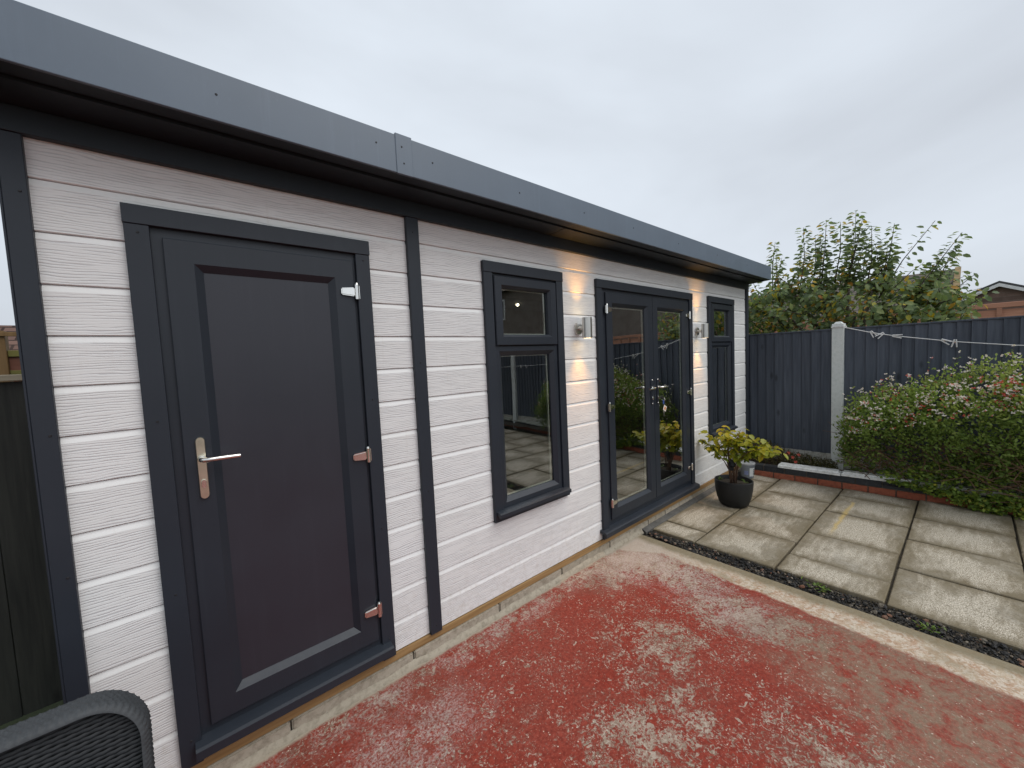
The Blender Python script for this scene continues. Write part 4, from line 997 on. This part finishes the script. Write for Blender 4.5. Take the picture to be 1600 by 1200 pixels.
leaves('foliage', P - np.array([5.95, -2.4, .15]), np.stack([-np.abs(nrg.normal(.5, .4, nn)), nrg.normal(0, .8, nn), nrg.normal(-.15, .5, nn)], -1), nrg.normal(0, .35, (nn, 3)) + [-.5, 0, 1], nrg.uniform(.025, .048, nn), nrg.uniform(.022, .040, nn), np.clip(nrg.normal(.45, .25, nn), 0, 1), 'leaf_trail', trl, 'S')

# ---- low weeds in the bed between shed and post
wd_ = thing('bed_weeds', 'straggly brown green weeds in the bed by the white post', 'weeds', (6.05, -.5, .12))
n = 2600; yy = .02 - .93 * nrg.random(n); hgt = np.interp(-yy, [0, .2, .35, .6, .9], [.26, .28, .17, .13, .10])
P = np.stack([5.93 + .30 * nrg.random(n), yy, .12 + hgt * nrg.random(n)], -1)
tn = np.clip(np.interp(-yy, [0, .3, .5], [.85, .6, .3]) + nrg.normal(0, .2, n), 0, 1)
leaves('foliage', P - np.array([6.05, -.5, .12]), nrg.normal(0, 1, (n, 3)) + [-.3, 0, .6], nrg.normal(0, .4, (n, 3)) + [0, 0, 1], nrg.uniform(.02, .045, n), nrg.uniform(.010, .022, n), tn, 'leaf_weed', wd_, 'S')
fp, fd, fu, fl_, fw, ft = [], [], [], [], [], []
for (y, z) in ((-.50, .32), (-.54, .27), (-.60, .31), (-.47, .29), (-.57, .22)):
    for j in range(9):
        a = rng.uniform(0, 6.28); fp.append((-.16, y + .5, z - .12)); fd.append((-.5, math.cos(a), math.sin(a))); fu.append((-1, 0, .3)); fl_.append(.022); fw.append(.02); ft.append(rng.uniform(.65, 1))
leaves('flowers', fp, fd, fu, fl_, fw, ft, 'petal', wd_, 'S')
bm = bmesh.new()
for i in range(60):
    a = Vector((rng.uniform(-.1, .12), rng.uniform(-.3, .5), 0)); bm_tube(bm, [a, a + Vector((rng.uniform(-.06, .02), rng.uniform(-.06, .06), rng.uniform(.1, .24)))], [.003, .0012], 4)
o = from_bm('twigs', bm, 'twig', wd_); o['kind'] = 'stuff'

for (x, y, la) in ((3.44, -1.30, 'small green weed growing in the middle of the gravel strip'), (3.40, -1.80, 'small green weed at the edge of gravel near frame edge')):
    n = 26; a = nrg.random(n) * 6.28
    t = thing('gravel_weed', la, 'weed', (x, y, -.005), 0, 'weeds in the gravel')
    leaves('foliage', np.stack([nrg.normal(0, .02, n), nrg.normal(0, .03, n), nrg.uniform(.0, .015, n)], -1), np.stack([np.cos(a), np.sin(a), nrg.uniform(.2, 1, n)], -1), np.tile([0, 0, 1.], (n, 1)), nrg.uniform(.02, .035, n), nrg.uniform(.010, .018, n), nrg.uniform(.1, .6, n), 'leaf_trail', t, 'S')

# ------------------------------------------------------------------ tree beyond the fence
tree = thing('apple_tree', 'leafy autumn tree with upright shoots rising behind the dark fence', 'tree', (7.6, -.75, -.05))
T0 = Vector((7.6, -.75, -.05)); bm = bmesh.new()
bm_tube(bm, [Vector((0, 0, 0)), Vector((.03, .02, .7)), Vector((-.02, .05, 1.3)), Vector((0.02, .02, 1.75))], [.085, .07, .062, .05], 10)
lp_, ld_, lu_, ll_, lt_ = [], [], [], [], []      # leaves joined into the crown
tipl = []
def shoot(p0, p1, nleaf, r0=.012, dens=1.0, size=(.075, .12), tint=(.0, .74), tips=True, bend=.05):
    p0, p1 = Vector(p0), Vector(p1); mid = p0.lerp(p1, .5) + Vector((rng.uniform(-bend, bend), rng.uniform(-bend, bend), rng.uniform(-.02, .05)))
    bm_tube(bm, [p0 - T0, mid - T0, p1 - T0], [r0, r0 * .65, r0 * .28], 5)
    ax = (p1 - p0).normalized()
    for j in range(nleaf):
        f = j / max(1, nleaf - 1); p = (p0.lerp(mid, f * 2) if f < .5 else mid.lerp(p1, f * 2 - 1))
        a = j * 2.4 + rng.uniform(-.4, .4); side = ax.orthogonal().normalized(); side = (Matrix.Rotation(a, 3, ax) @ side)
        d = (side + ax * rng.uniform(-.1, .45) + Vector((0, 0, rng.uniform(-.55, .0)))).normalized(); ln = rng.uniform(*size) * (1.0 - .30 * f)
        tn_ = rng.uniform(*tint) if rng.random() > .07 else rng.uniform(.82, 1)
        rec = (p + side * rng.uniform(.008, .05), d, Vector((rng.uniform(-1.3, .3), rng.uniform(-.8, .8), .8)), ln, tn_)
        if tips and f > .45 and len(tipl) < 240: tipl.append(rec)
        else:
            lp_.append(tuple(rec[0] - T0)); ld_.append(tuple(d)); lu_.append(tuple(rec[2])); ll_.append(ln); lt_.append(tn_)
limb_ends = [(7.5, .25, 2.2), (7.7, -.1, 2.45), (7.45, -.45, 2.5), (7.8, -.75, 2.5), (7.4, -1.05, 2.3), (7.6, -1.45, 2.2), (7.8, .6, 2.1), (7.5, -1.75, 1.95), (8.1, -.4, 2.4), (7.25, -.2, 2.0), (7.25, -.9, 2.0)]
for le in limb_ends:
    b0 = T0 + Vector((rng.uniform(-.02, .02), rng.uniform(-.02, .02), rng.uniform(1.1, 1.7))); le = Vector(le)
    bm_tube(bm, [b0 - T0, b0.lerp(le, .5) + Vector((0, 0, -.08)) - T0, le - T0], [.034, .024, .013], 6)
main = [((7.5, .12, 2.35), (7.5, .09, 3.24), 46), ((7.45, .02, 2.3), (7.5, .0, 2.98), 34), ((7.5, -.22, 2.4), (7.5, -.27, 3.36), 54), ((7.6, -.35, 2.4), (7.55, -.40, 3.22), 44), ((7.5, -.48, 2.45), (7.5, -.54, 3.39), 58), ((7.6, -.62, 2.5), (7.6, -.68, 3.34), 52),
        ((7.5, -.75, 2.4), (7.5, -.86, 3.41), 60), ((7.45, -.80, 2.5), (7.5, -.93, 3.30), 40), ((7.5, -.97, 2.3), (7.5, -1.02, 3.17), 52), ((7.55, -1.06, 2.3), (7.5, -1.06, 2.92), 34), ((7.5, -1.12, 2.3), (7.5, -1.24, 3.14), 46), ((7.45, -1.15, 2.3), (7.5, -1.21, 2.85), 34),
        ((7.5, -1.10, 2.2), (7.5, -1.60, 3.07), 26), ((7.5, -1.45, 2.15), (7.5, -1.82, 2.87), 46), ((7.55, -1.50, 2.1), (7.5, -1.76, 2.70), 40), ((7.4, -1.4, 2.1), (7.45, -1.66, 2.58), 34), ((7.5, -1.6, 2.0), (7.5, -1.93, 2.36), 14), ((7.5, .3, 2.2), (7.5, .42, 2.72), 30), ((7.4, -1.65, 2.05), (7.4, -1.97, 2.12), 16)]
for a, b, n_ in main: shoot(a, b, int(n_ * 1.65), .009)
for a, b, n_ in main[:12] + main[13:16]:
    f_ = Vector((rng.uniform(.05, .25), rng.uniform(-.10, .10), 0)); shoot(Vector(a) + f_ * .5, Vector(b).lerp(Vector(a), rng.uniform(.15, .4)) + f_, int(n_ * .8), .007, tips=False)
for i in range(330):          # the dense lower crown
    y = rng.uniform(-1.85, .95); zt_ = float(np.interp(y, [-1.95, -1.7, -1.25, -1.0, -.6, 0, .4, 1], [1.95, 2.15, 2.3, 2.4, 2.55, 2.5, 2.35, 2.2])); z = rng.uniform(1.5, zt_); x = rng.uniform(7.0, 8.3)
    d = Vector((rng.uniform(-.35, .15), rng.uniform(-.3, .3), rng.uniform(.02, .32))); shoot((x, y, z), Vector((x, y, z)) + d, 17, .006, size=(.075, .12), tint=(.0, .76), tips=False)
for i in range(48):           # yellow turning branches low and to the left
    y = rng.uniform(-.1, 1.0) if i < 14 else rng.uniform(-1.85, .3); z = rng.uniform(1.85, 2.5) if i < 14 else rng.uniform(1.8, 2.15); x = rng.uniform(7.2, 7.7)
    shoot((x, y, z), (x - rng.uniform(.0, .2), y + rng.uniform(-.2, .2), z + rng.uniform(.0, .25)), 9, .005, size=(.06, .09), tint=(.70, .98), tips=False)
for a, b in (((8.0, -.20, 2.7), (7.9, -.28, 3.02)), ((8.0, -.05, 2.75), (7.9, -.20, 2.9)), ((8.0, -.3, 2.7), (7.95, -.38, 3.05))): shoot(a, b, 26, .008, size=(.08, .11), tint=(.80, .88), tips=False)
from_bm('trunk', bm, 'bark', tree, True)
nn = len(lp_); leaves('crown', lp_, ld_, lu_, ll_, np.array(ll_) * nrg.uniform(.58, .78, nn), lt_, 'leaf_tree', tree, 'L')
tsrc = {}
for rec in tipl:
    p, d, up, ln, tn_ = rec; key = min(4, int(tn_ * 6)) if tn_ < .8 else 9
    sdv = up.cross(d).normalized(); nv_ = d.cross(sdv); eu = Matrix((d, sdv, nv_)).transposed().to_euler()
    if key not in tsrc: o = tsrc[key] = leaves('leaf', [(0, 0, 0)], [(1, 0, 0)], [(0, 0, 1)], [1.0], [1.0], [tn_], 'leaf_tree', tree, 'L', None)
    else: o = copy_to(tsrc[key], tree)
    o.location = p - T0; o.rotation_euler = eu; o.scale = (ln, ln * rng.uniform(.58, .78), ln)

# ------------------------------------------------------------------ neighbouring plots
of = thing('orange_fence', 'orange stained lap fence with battens beyond the dark fence', 'fence', (10.0, 1.5, 0))
OT = 2.13
for i in range(12):
    z1 = OT - .10 - i * .165
    bm = bmesh.new(); vv = bm_box(bm, -.012, 0.0, -13.0, 0, z1 - .175, z1)
    for q in vv:
        if q.co.z < z1 - .1: q.co.x -= .014
    from_bm('slat', bm, 'orange_wood', of)
box('capping', 'orange_wood', of, -.05, .04, -13.0, 0, OT - .075, OT, .004)
for i in range(44): box('batten', 'orange_wood', of, -.050, -.0275, -.3 * i - .11, -.3 * i - .055, -0.05, OT - .076, .002)

def house_gable_x(name, label, x0, x1, ya, yb, eave, apex, ground=-.1):
    """house whose gable faces the garden (-x)"""
    t = thing(name, label, 'house', (x0, (ya + yb) / 2, ground)); w2 = abs(ya - yb) / 2; L_ = x1 - x0; e_ = eave - ground; a_ = apex - ground
    bm = bmesh.new()
    f = [bm.verts.new(c) for c in ((0, -w2, 0), (0, w2, 0), (0, w2, e_), (0, 0, a_), (0, -w2, e_))]; g = [bm.verts.new((L_, v.co.y, v.co.z)) for v in f]
    bm.faces.new(f); bm.faces.new(g[::-1])
    for i in range(5): bm.faces.new((f[i], f[(i + 1) % 5], g[(i + 1) % 5], g[i]))
    bmesh.ops.recalc_face_normals(bm, faces=bm.faces[:]); from_bm('wall', bm, 'house_brick', t)
    k_ = (a_ - e_) / w2
    for s in (1, -1):
        bm = bmesh.new(); o_ = .35
        pts = [(-.3, 0, a_ + .02), (-.3, s * (w2 + o_), e_ - k_ * o_ + .02), (L_ + .3, s * (w2 + o_), e_ - k_ * o_ + .02), (L_ + .3, 0, a_ + .02)]
        lo2 = [bm.verts.new(p) for p in pts]; hi2 = [bm.verts.new((p[0], p[1], p[2] + .12)) for p in pts]
        bm.faces.new(lo2); bm.faces.new(hi2)
        for i in range(4): bm.faces.new((lo2[i], lo2[(i + 1) % 4], hi2[(i + 1) % 4], hi2[i]))
        bmesh.ops.recalc_face_normals(bm, faces=bm.faces[:]); from_bm('roof', bm, 'dark_paint', t)
        bm = bmesh.new(); pts = [(-.32, 0, a_ + .015), (-.32, s * (w2 + o_), e_ - k_ * o_ + .015)]
        q = [bm.verts.new((x, p[1], p[2] + dz)) for p in pts for x in (-.335, -.303) for dz in (-.17, 0)]
        for f_ in ((0, 1, 3, 2), (4, 6, 7, 5), (0, 4, 5, 1), (2, 3, 7, 6), (0, 2, 6, 4), (1, 5, 7, 3)): bm.faces.new([q[i] for i in f_])
        bmesh.ops.recalc_face_normals(bm, faces=bm.faces[:]); from_bm('bargeboard', bm, 'white_paint', t)
    return t
h2 = house_gable_x('brick_bungalow', 'brown brick bungalow gable with white bargeboards at right edge', 34.0, 42.0, 2.5, -8.1, 1.9, 4.42)

# house with the tiled slope behind the tree
h1 = thing('tiled_house', 'grey brown tiled roof house half hidden by the tree', 'house', (18.5, 3.5, -.1))
bm = bmesh.new(); bm_box(bm, 0.3, 6.7, -4.95, 6.5, 0, 2.55); from_bm('wall', bm, 'house_brick', h1)
bm = bmesh.new(); tri = [[bm.verts.new((x, y, z)) for x, z in ((.3, 2.56), (6.7, 2.56), (3.5, 4.12))] for y in (-4.95, 6.5)]
bm.faces.new(tri[0]); bm.faces.new(tri[1][::-1]); bm.faces.new((tri[0][0], tri[1][0], tri[1][2], tri[0][2])); bm.faces.new((tri[0][1], tri[0][2], tri[1][2], tri[1][1])); bm.faces.new((tri[0][0], tri[0][1], tri[1][1], tri[1][0]))
bmesh.ops.recalc_face_normals(bm, faces=bm.faces[:]); from_bm('gable', bm, 'house_brick', h1)
for s in (-1, 1):
    bm = bmesh.new(); pts = [(3.5, -5.08, 4.24), (3.5, 6.6, 4.24), (3.5 + s * 3.6, 6.6, 2.50), (3.5 + s * 3.6, -5.08, 2.50)]
    a = [bm.verts.new(p) for p in pts]; b = [bm.verts.new((p[0], p[1], p[2] - .1)) for p in pts]
    bm.faces.new(a); bm.faces.new(b[::-1])
    for i in range(4): bm.faces.new((a[i], a[(i + 1) % 4], b[(i + 1) % 4], b[i]))
    bmesh.ops.recalc_face_normals(bm, faces=bm.faces[:]); rf = from_bm('roof', bm, 'tiles_grey', h1)
    if s < 0:
        bm = bmesh.new(); q = [bm.verts.new((x, y, z + dz)) for x, z in ((3.5, 4.245), (-.1, 2.505)) for y in (-5.12, -4.97) for dz in (0, .05)]
        for f_ in ((0, 1, 3, 2), (4, 6, 7, 5), (0, 4, 5, 1), (2, 3, 7, 6), (0, 2, 6, 4), (1, 5, 7, 3)): bm.faces.new([q[i] for i in f_])
        bmesh.ops.recalc_face_normals(bm, faces=bm.faces[:]); from_bm('verge', bm, 'verge', rf)
    bm = bmesh.new(); q = [bm.verts.new((x, y, z + dz)) for x, z in ((3.5, 4.11), (3.5 + s * 3.6, 2.37)) for y in (-5.10, -5.06) for dz in (-.16, .0)]
    for f_ in ((0, 1, 3, 2), (4, 6, 7, 5), (0, 4, 5, 1), (2, 3, 7, 6), (0, 2, 6, 4), (1, 5, 7, 3)): bm.faces.new([q[i] for i in f_])
    bmesh.ops.recalc_face_normals(bm, faces=bm.faces[:]); from_bm('bargeboard', bm, 'white_paint', h1)

# brick house seen only mirrored in the glass
h3 = thing('brick_house', 'brown brick house mirrored in the glass of the double doors', 'house', (13.2, -5.0, -.1))
box('wall', 'house_brick', h3, 0, 7, -13, 0, 0, 5.2)
bm = bmesh.new(); pts = [(-.35, .3, 5.1), (-.35, -13.3, 5.1), (3.5, -13.3, 7.3), (3.5, .3, 7.3), (7.35, .3, 5.1), (7.35, -13.3, 5.1)]; vv = [bm.verts.new(p) for p in pts]
bm.faces.new((vv[0], vv[1], vv[2], vv[3])); bm.faces.new((vv[3], vv[2], vv[5], vv[4])); bm.faces.new((vv[0], vv[3], vv[4])); bm.faces.new((vv[1], vv[5], vv[2])); bm.faces.new((vv[0], vv[4], vv[5], vv[1]))
bmesh.ops.recalc_face_normals(bm, faces=bm.faces[:]); from_bm('roof', bm, 'tiles_grey', h3)
for y in (-1.5, -5.2, -9.2):
    for z in (2.0, 3.75) if y != -1.5 else (3.75,):
        wn = ring('window', 'white_paint', h3, -.6, .6, 0, 1.0, [(0, .0), (0, -.04), (.08, -.04), (.08, 0)]); wn.rotation_euler = (0, 0, R(-90)); wn.location = (-.002, y, z)
        box('pane', 'house_glass', wn, -.53, .53, -.02, -.012, .07, .93)

# left boundary
lf = thing('dark_fence', 'old near black board fence closing the gap left of the shed', 'fence', (-1.75, 1.02, 0))
src = None
for i in range(13):
    if src is None:
        o = src = box('board', 'left_fence', lf, 0, .134, -.012, .008, 0.0, 1.615, .002)
    else: o = copy_to(src, lf)
    o.location = (i * .136, rng.uniform(-.006, .006), rng.uniform(-.004, .004)); o.rotation_euler = (0, 0, R(rng.uniform(-2, 2)))
MAT['pale_cap'] = wood('pale_cap_rail', (0.22, 0.19, 0.14), (0.34, 0.30, 0.22), axis=0)
box('capping', 'pale_cap', lf, -.02, 1.78, -.03, .03, 1.622, 1.652, .003)
sf = thing('side_fence', 'dark side fence running away along the left boundary', 'fence', (-1.78, -0.2, 0)); src = None
for i in range(12):
    if src is None: o = src = box('board', 'left_fence', sf, -.01, .01, -.134, 0, 0, 1.72, .002)
    else: o = copy_to(src, sf)
    o.location = (rng.uniform(-.006, .006), -.2 + i * .136, 0)
tr_ = thing('trellis_frame', 'weathered timber frame behind the old dark fence', 'trellis', (-1.0, 2.6, 0))
box('post', 'brown_wood', tr_, .29, .375, -.04, .04, 0, 1.985, .003); box('post', 'brown_wood', tr_, .520, .56, -.02, .02, 0, 1.94, .003)
box('rail', 'brown_wood', tr_, -.4, .62, -.055, -.0405, 1.945, 1.975, .002); box('rail', 'green_wood', tr_, .376, .519, -.02, .02, 1.80, 1.845, .002); box('rail', 'green_wood', tr_, .376, .519, -.02, .02, 1.66, 1.70, .002)
MAT['red_panel'] = wood('red_brown_panel', (0.14, 0.055, 0.035), (0.18, 0.075, 0.05), axis=0, kn=0.2)
box('panel', 'red_panel', tr_, .376, .519, -.005, .005, 1.7005, 1.7995)
h4 = thing('brown_roof_house', 'brown tiled roof of the neighbouring house at far left', 'house', (-4.0, 12.0, -.1))
box('wall', 'house_brick_r', h4, -5, 3.4, 0, 6, 0, 1.95)
bm = bmesh.new(); pts = [(-5.3, -.3, 1.9), (3.7, -.3, 1.9), (3.7, 2.0, 3.16), (-5.3, 2.0, 3.16), (3.7, 6.3, 1.9), (-5.3, 6.3, 1.9)]; vv = [bm.verts.new(p) for p in pts]
bm.faces.new((vv[0], vv[1], vv[2], vv[3])); bm.faces.new((vv[3], vv[2], vv[4], vv[5])); bm.faces.new((vv[1], vv[4], vv[2])); bm.faces.new((vv[0], vv[3], vv[5])); bm.faces.new((vv[0], vv[5], vv[4], vv[1]))
bmesh.ops.recalc_face_normals(bm, faces=bm.faces[:]); from_bm('roof', bm, 'tiles_brown', h4)

# ------------------------------------------------------------------ rattan armchair
ch = thing('rattan_chair', 'dark grey woven rattan armchair with rounded back, bottom left', 'chair', (-0.115, -0.80, 0.0))
HW, ZT, RC = 0.292, 0.800, 0.115        # half width, top height, corner radius of the back
lean = 0.10
def back_y(z): return 0.20 + lean * (z - .42) / .42      # local y of the back's front face at height z
def weave_sheet(name, w, h, place, row=.0095, pitch=.020, amp=.0022, inside=None):
    nr = int(h / row); nc = int(w / (pitch / 2)) ; V, Fc = [], []
    for r_ in range(nr):
        for half in range(2):
            pass
        prev = None
        for c_ in range(nc + 1):
            uu = -w / 2 + w * c_ / nc; ph = amp * math.cos(math.pi * (c_ * .5 + r_))
            z0 = r_ * row; ids = []
            for q, dd in ((0.02, -.0022), (.32, 0.0), (.68, 0.0), (.98, -.0022)):
                V.append(place(uu, z0 + q * row, ph + dd)); ids.append(len(V) - 1)
            if prev and (inside is None or inside(uu, z0)):
                for k_ in range(3): Fc.append((prev[k_], ids[k_], ids[k_ + 1], prev[k_ + 1]))
            prev = ids
    me = bpy.data.meshes.new(name); me.from_pydata(V, [], Fc)
    for p in me.polygons: p.use_smooth = True
    return me
def in_back(u, zz):
    z = .40 + zz
    if abs(u) > HW - .004 or z > ZT - .004: return False
    if abs(u) > HW - RC and z > ZT - RC: return math.hypot(abs(u) - HW + RC, z - ZT + RC) < RC - .002
    return True
me = weave_sheet('backrest', 2 * HW, ZT - .40, lambda u, z, d: (u, back_y(.40 + z) + .006 - d, .40 + z), inside=in_back)
bk = link('backrest', me, 'rattan', ch)
me2 = weave_sheet('backrest', 2 * HW, ZT - .10, lambda u, z, d: (u, back_y(max(.10 + z, .3)) + .052 + d, .10 + z), inside=lambda u, z: in_back(u, z - .30) if z > .3 else abs(u) < HW - .004)
link('back_shell', me2, 'rattan', ch)
# woven rim: flat band following the outline of the back
path = [(HW, z, (1, 0)) for z in np.linspace(.40, ZT - RC, 34)]
path += [(HW - RC + RC * math.cos(a), ZT - RC + RC * math.sin(a), (math.cos(a), math.sin(a))) for a in np.linspace(0.06, math.pi / 2, 16)]
path += [(x, ZT, (0, 1)) for x in np.linspace(HW - RC - .012, -HW + RC, 30)]
path += [(-HW + RC + RC * math.cos(a), ZT - RC + RC * math.sin(a), (math.cos(a), math.sin(a))) for a in np.linspace(math.pi / 2 + .06, math.pi, 16)]
path += [(-HW, z, (-1, 0)) for z in np.linspace(ZT - RC - .01, .40, 34)]
# resample finely so that each strand of the weave has its own bump
fine_ = []
for (x0, z0, n0), (x1, z1, n1) in zip(path, path[1:]):
    for k_ in range(3):
        f = k_ / 3; fine_.append((x0 + (x1 - x0) * f, z0 + (z1 - z0) * f, (n0[0] + (n1[0] - n0[0]) * f, n0[1] + (n1[1] - n0[1]) * f)))
cross = [(-.020, -.004), (-.018, .004), (-.004, .0085)] + [(-.004 + .056 * i / 11, .0105) for i in range(1, 11)] + [(.060, .004), (.062, -.006)]
V, Fc = [], []
for i, (x, z, nn_) in enumerate(fine_):
    for j, (dy, dn) in enumerate(cross):
        h_ = .0024 * math.sin(i * math.pi / 2.0 + (math.pi if (j // 2) % 2 else 0)) if 1 < j < len(cross) - 2 else 0.0
        V.append((x + nn_[0] * (dn + h_ - .006), back_y(z) + dy, z + nn_[1] * (dn + h_ - .006)))
    if i:
        m_ = len(cross)
        for j in range(m_ - 1): Fc.append(((i - 1) * m_ + j, i * m_ + j, i * m_ + j + 1, (i - 1) * m_ + j + 1))
me = bpy.data.meshes.new('rim'); me.from_pydata(V, [], Fc)
for p in me.polygons: p.use_smooth = True
link('rim', me, 'rattan_skylit', bk)
box('black_backing', 'black', bk, -HW + .02, HW - .02, .235, .238, .12, .42)
bm = bmesh.new(); vv = [bm.verts.new((x, back_y(z) + .022, z)) for x, z in ((-HW + .01, .42), (HW - .01, .42), (HW - .01, ZT - RC), (HW - RC * .4, ZT - RC * .35), (HW - RC, ZT - .012), (-HW + RC, ZT - .012), (-HW + RC * .4, ZT - RC * .35), (-HW + .01, ZT - RC))]; bm.faces.new(vv)
from_bm('black_backing', bm, 'black', bk)  # black sheet added inside the back to keep the weave gaps dark
me = weave_sheet('seat', 2 * HW - .10, .50, lambda u, z, d: (u, .20 - z, .40 + d))
link('seat', me, 'rattan', ch)
box('seat_base', 'rattan', ch, -HW + .03, HW - .03, -.30, .22, .30, .392, .012)
for s in (-1, 1):
    bm = bmesh.new(); bm_box(bm, *sorted((s * (HW - .055), s * (HW + .012))), -.30, .215, .585, .632); bmesh.ops.bevel(bm, geom=bm.edges[:], offset=.016, segments=3, affect='EDGES'); auto_smooth(from_bm('armrest', bm, 'rattan_skylit', ch), 50)
    me = weave_sheet('side_panel', .50, .46, lambda u, z, d, s=s: (s * (HW - .002 + d), -.05 + u, .125 + z)); link('side_panel', me, 'rattan', ch)
    me = weave_sheet('side_panel', .50, .20, lambda u, z, d, s=s: (s * (HW - .045 - d), -.05 + u, .385 + z)); link('side_panel', me, 'rattan', ch)
    for y in (-.28, .19): box('leg', 'black', ch, *sorted((s * (HW - .045), s * (HW - .008))), y - .018, y + .018, 0.001, .58)
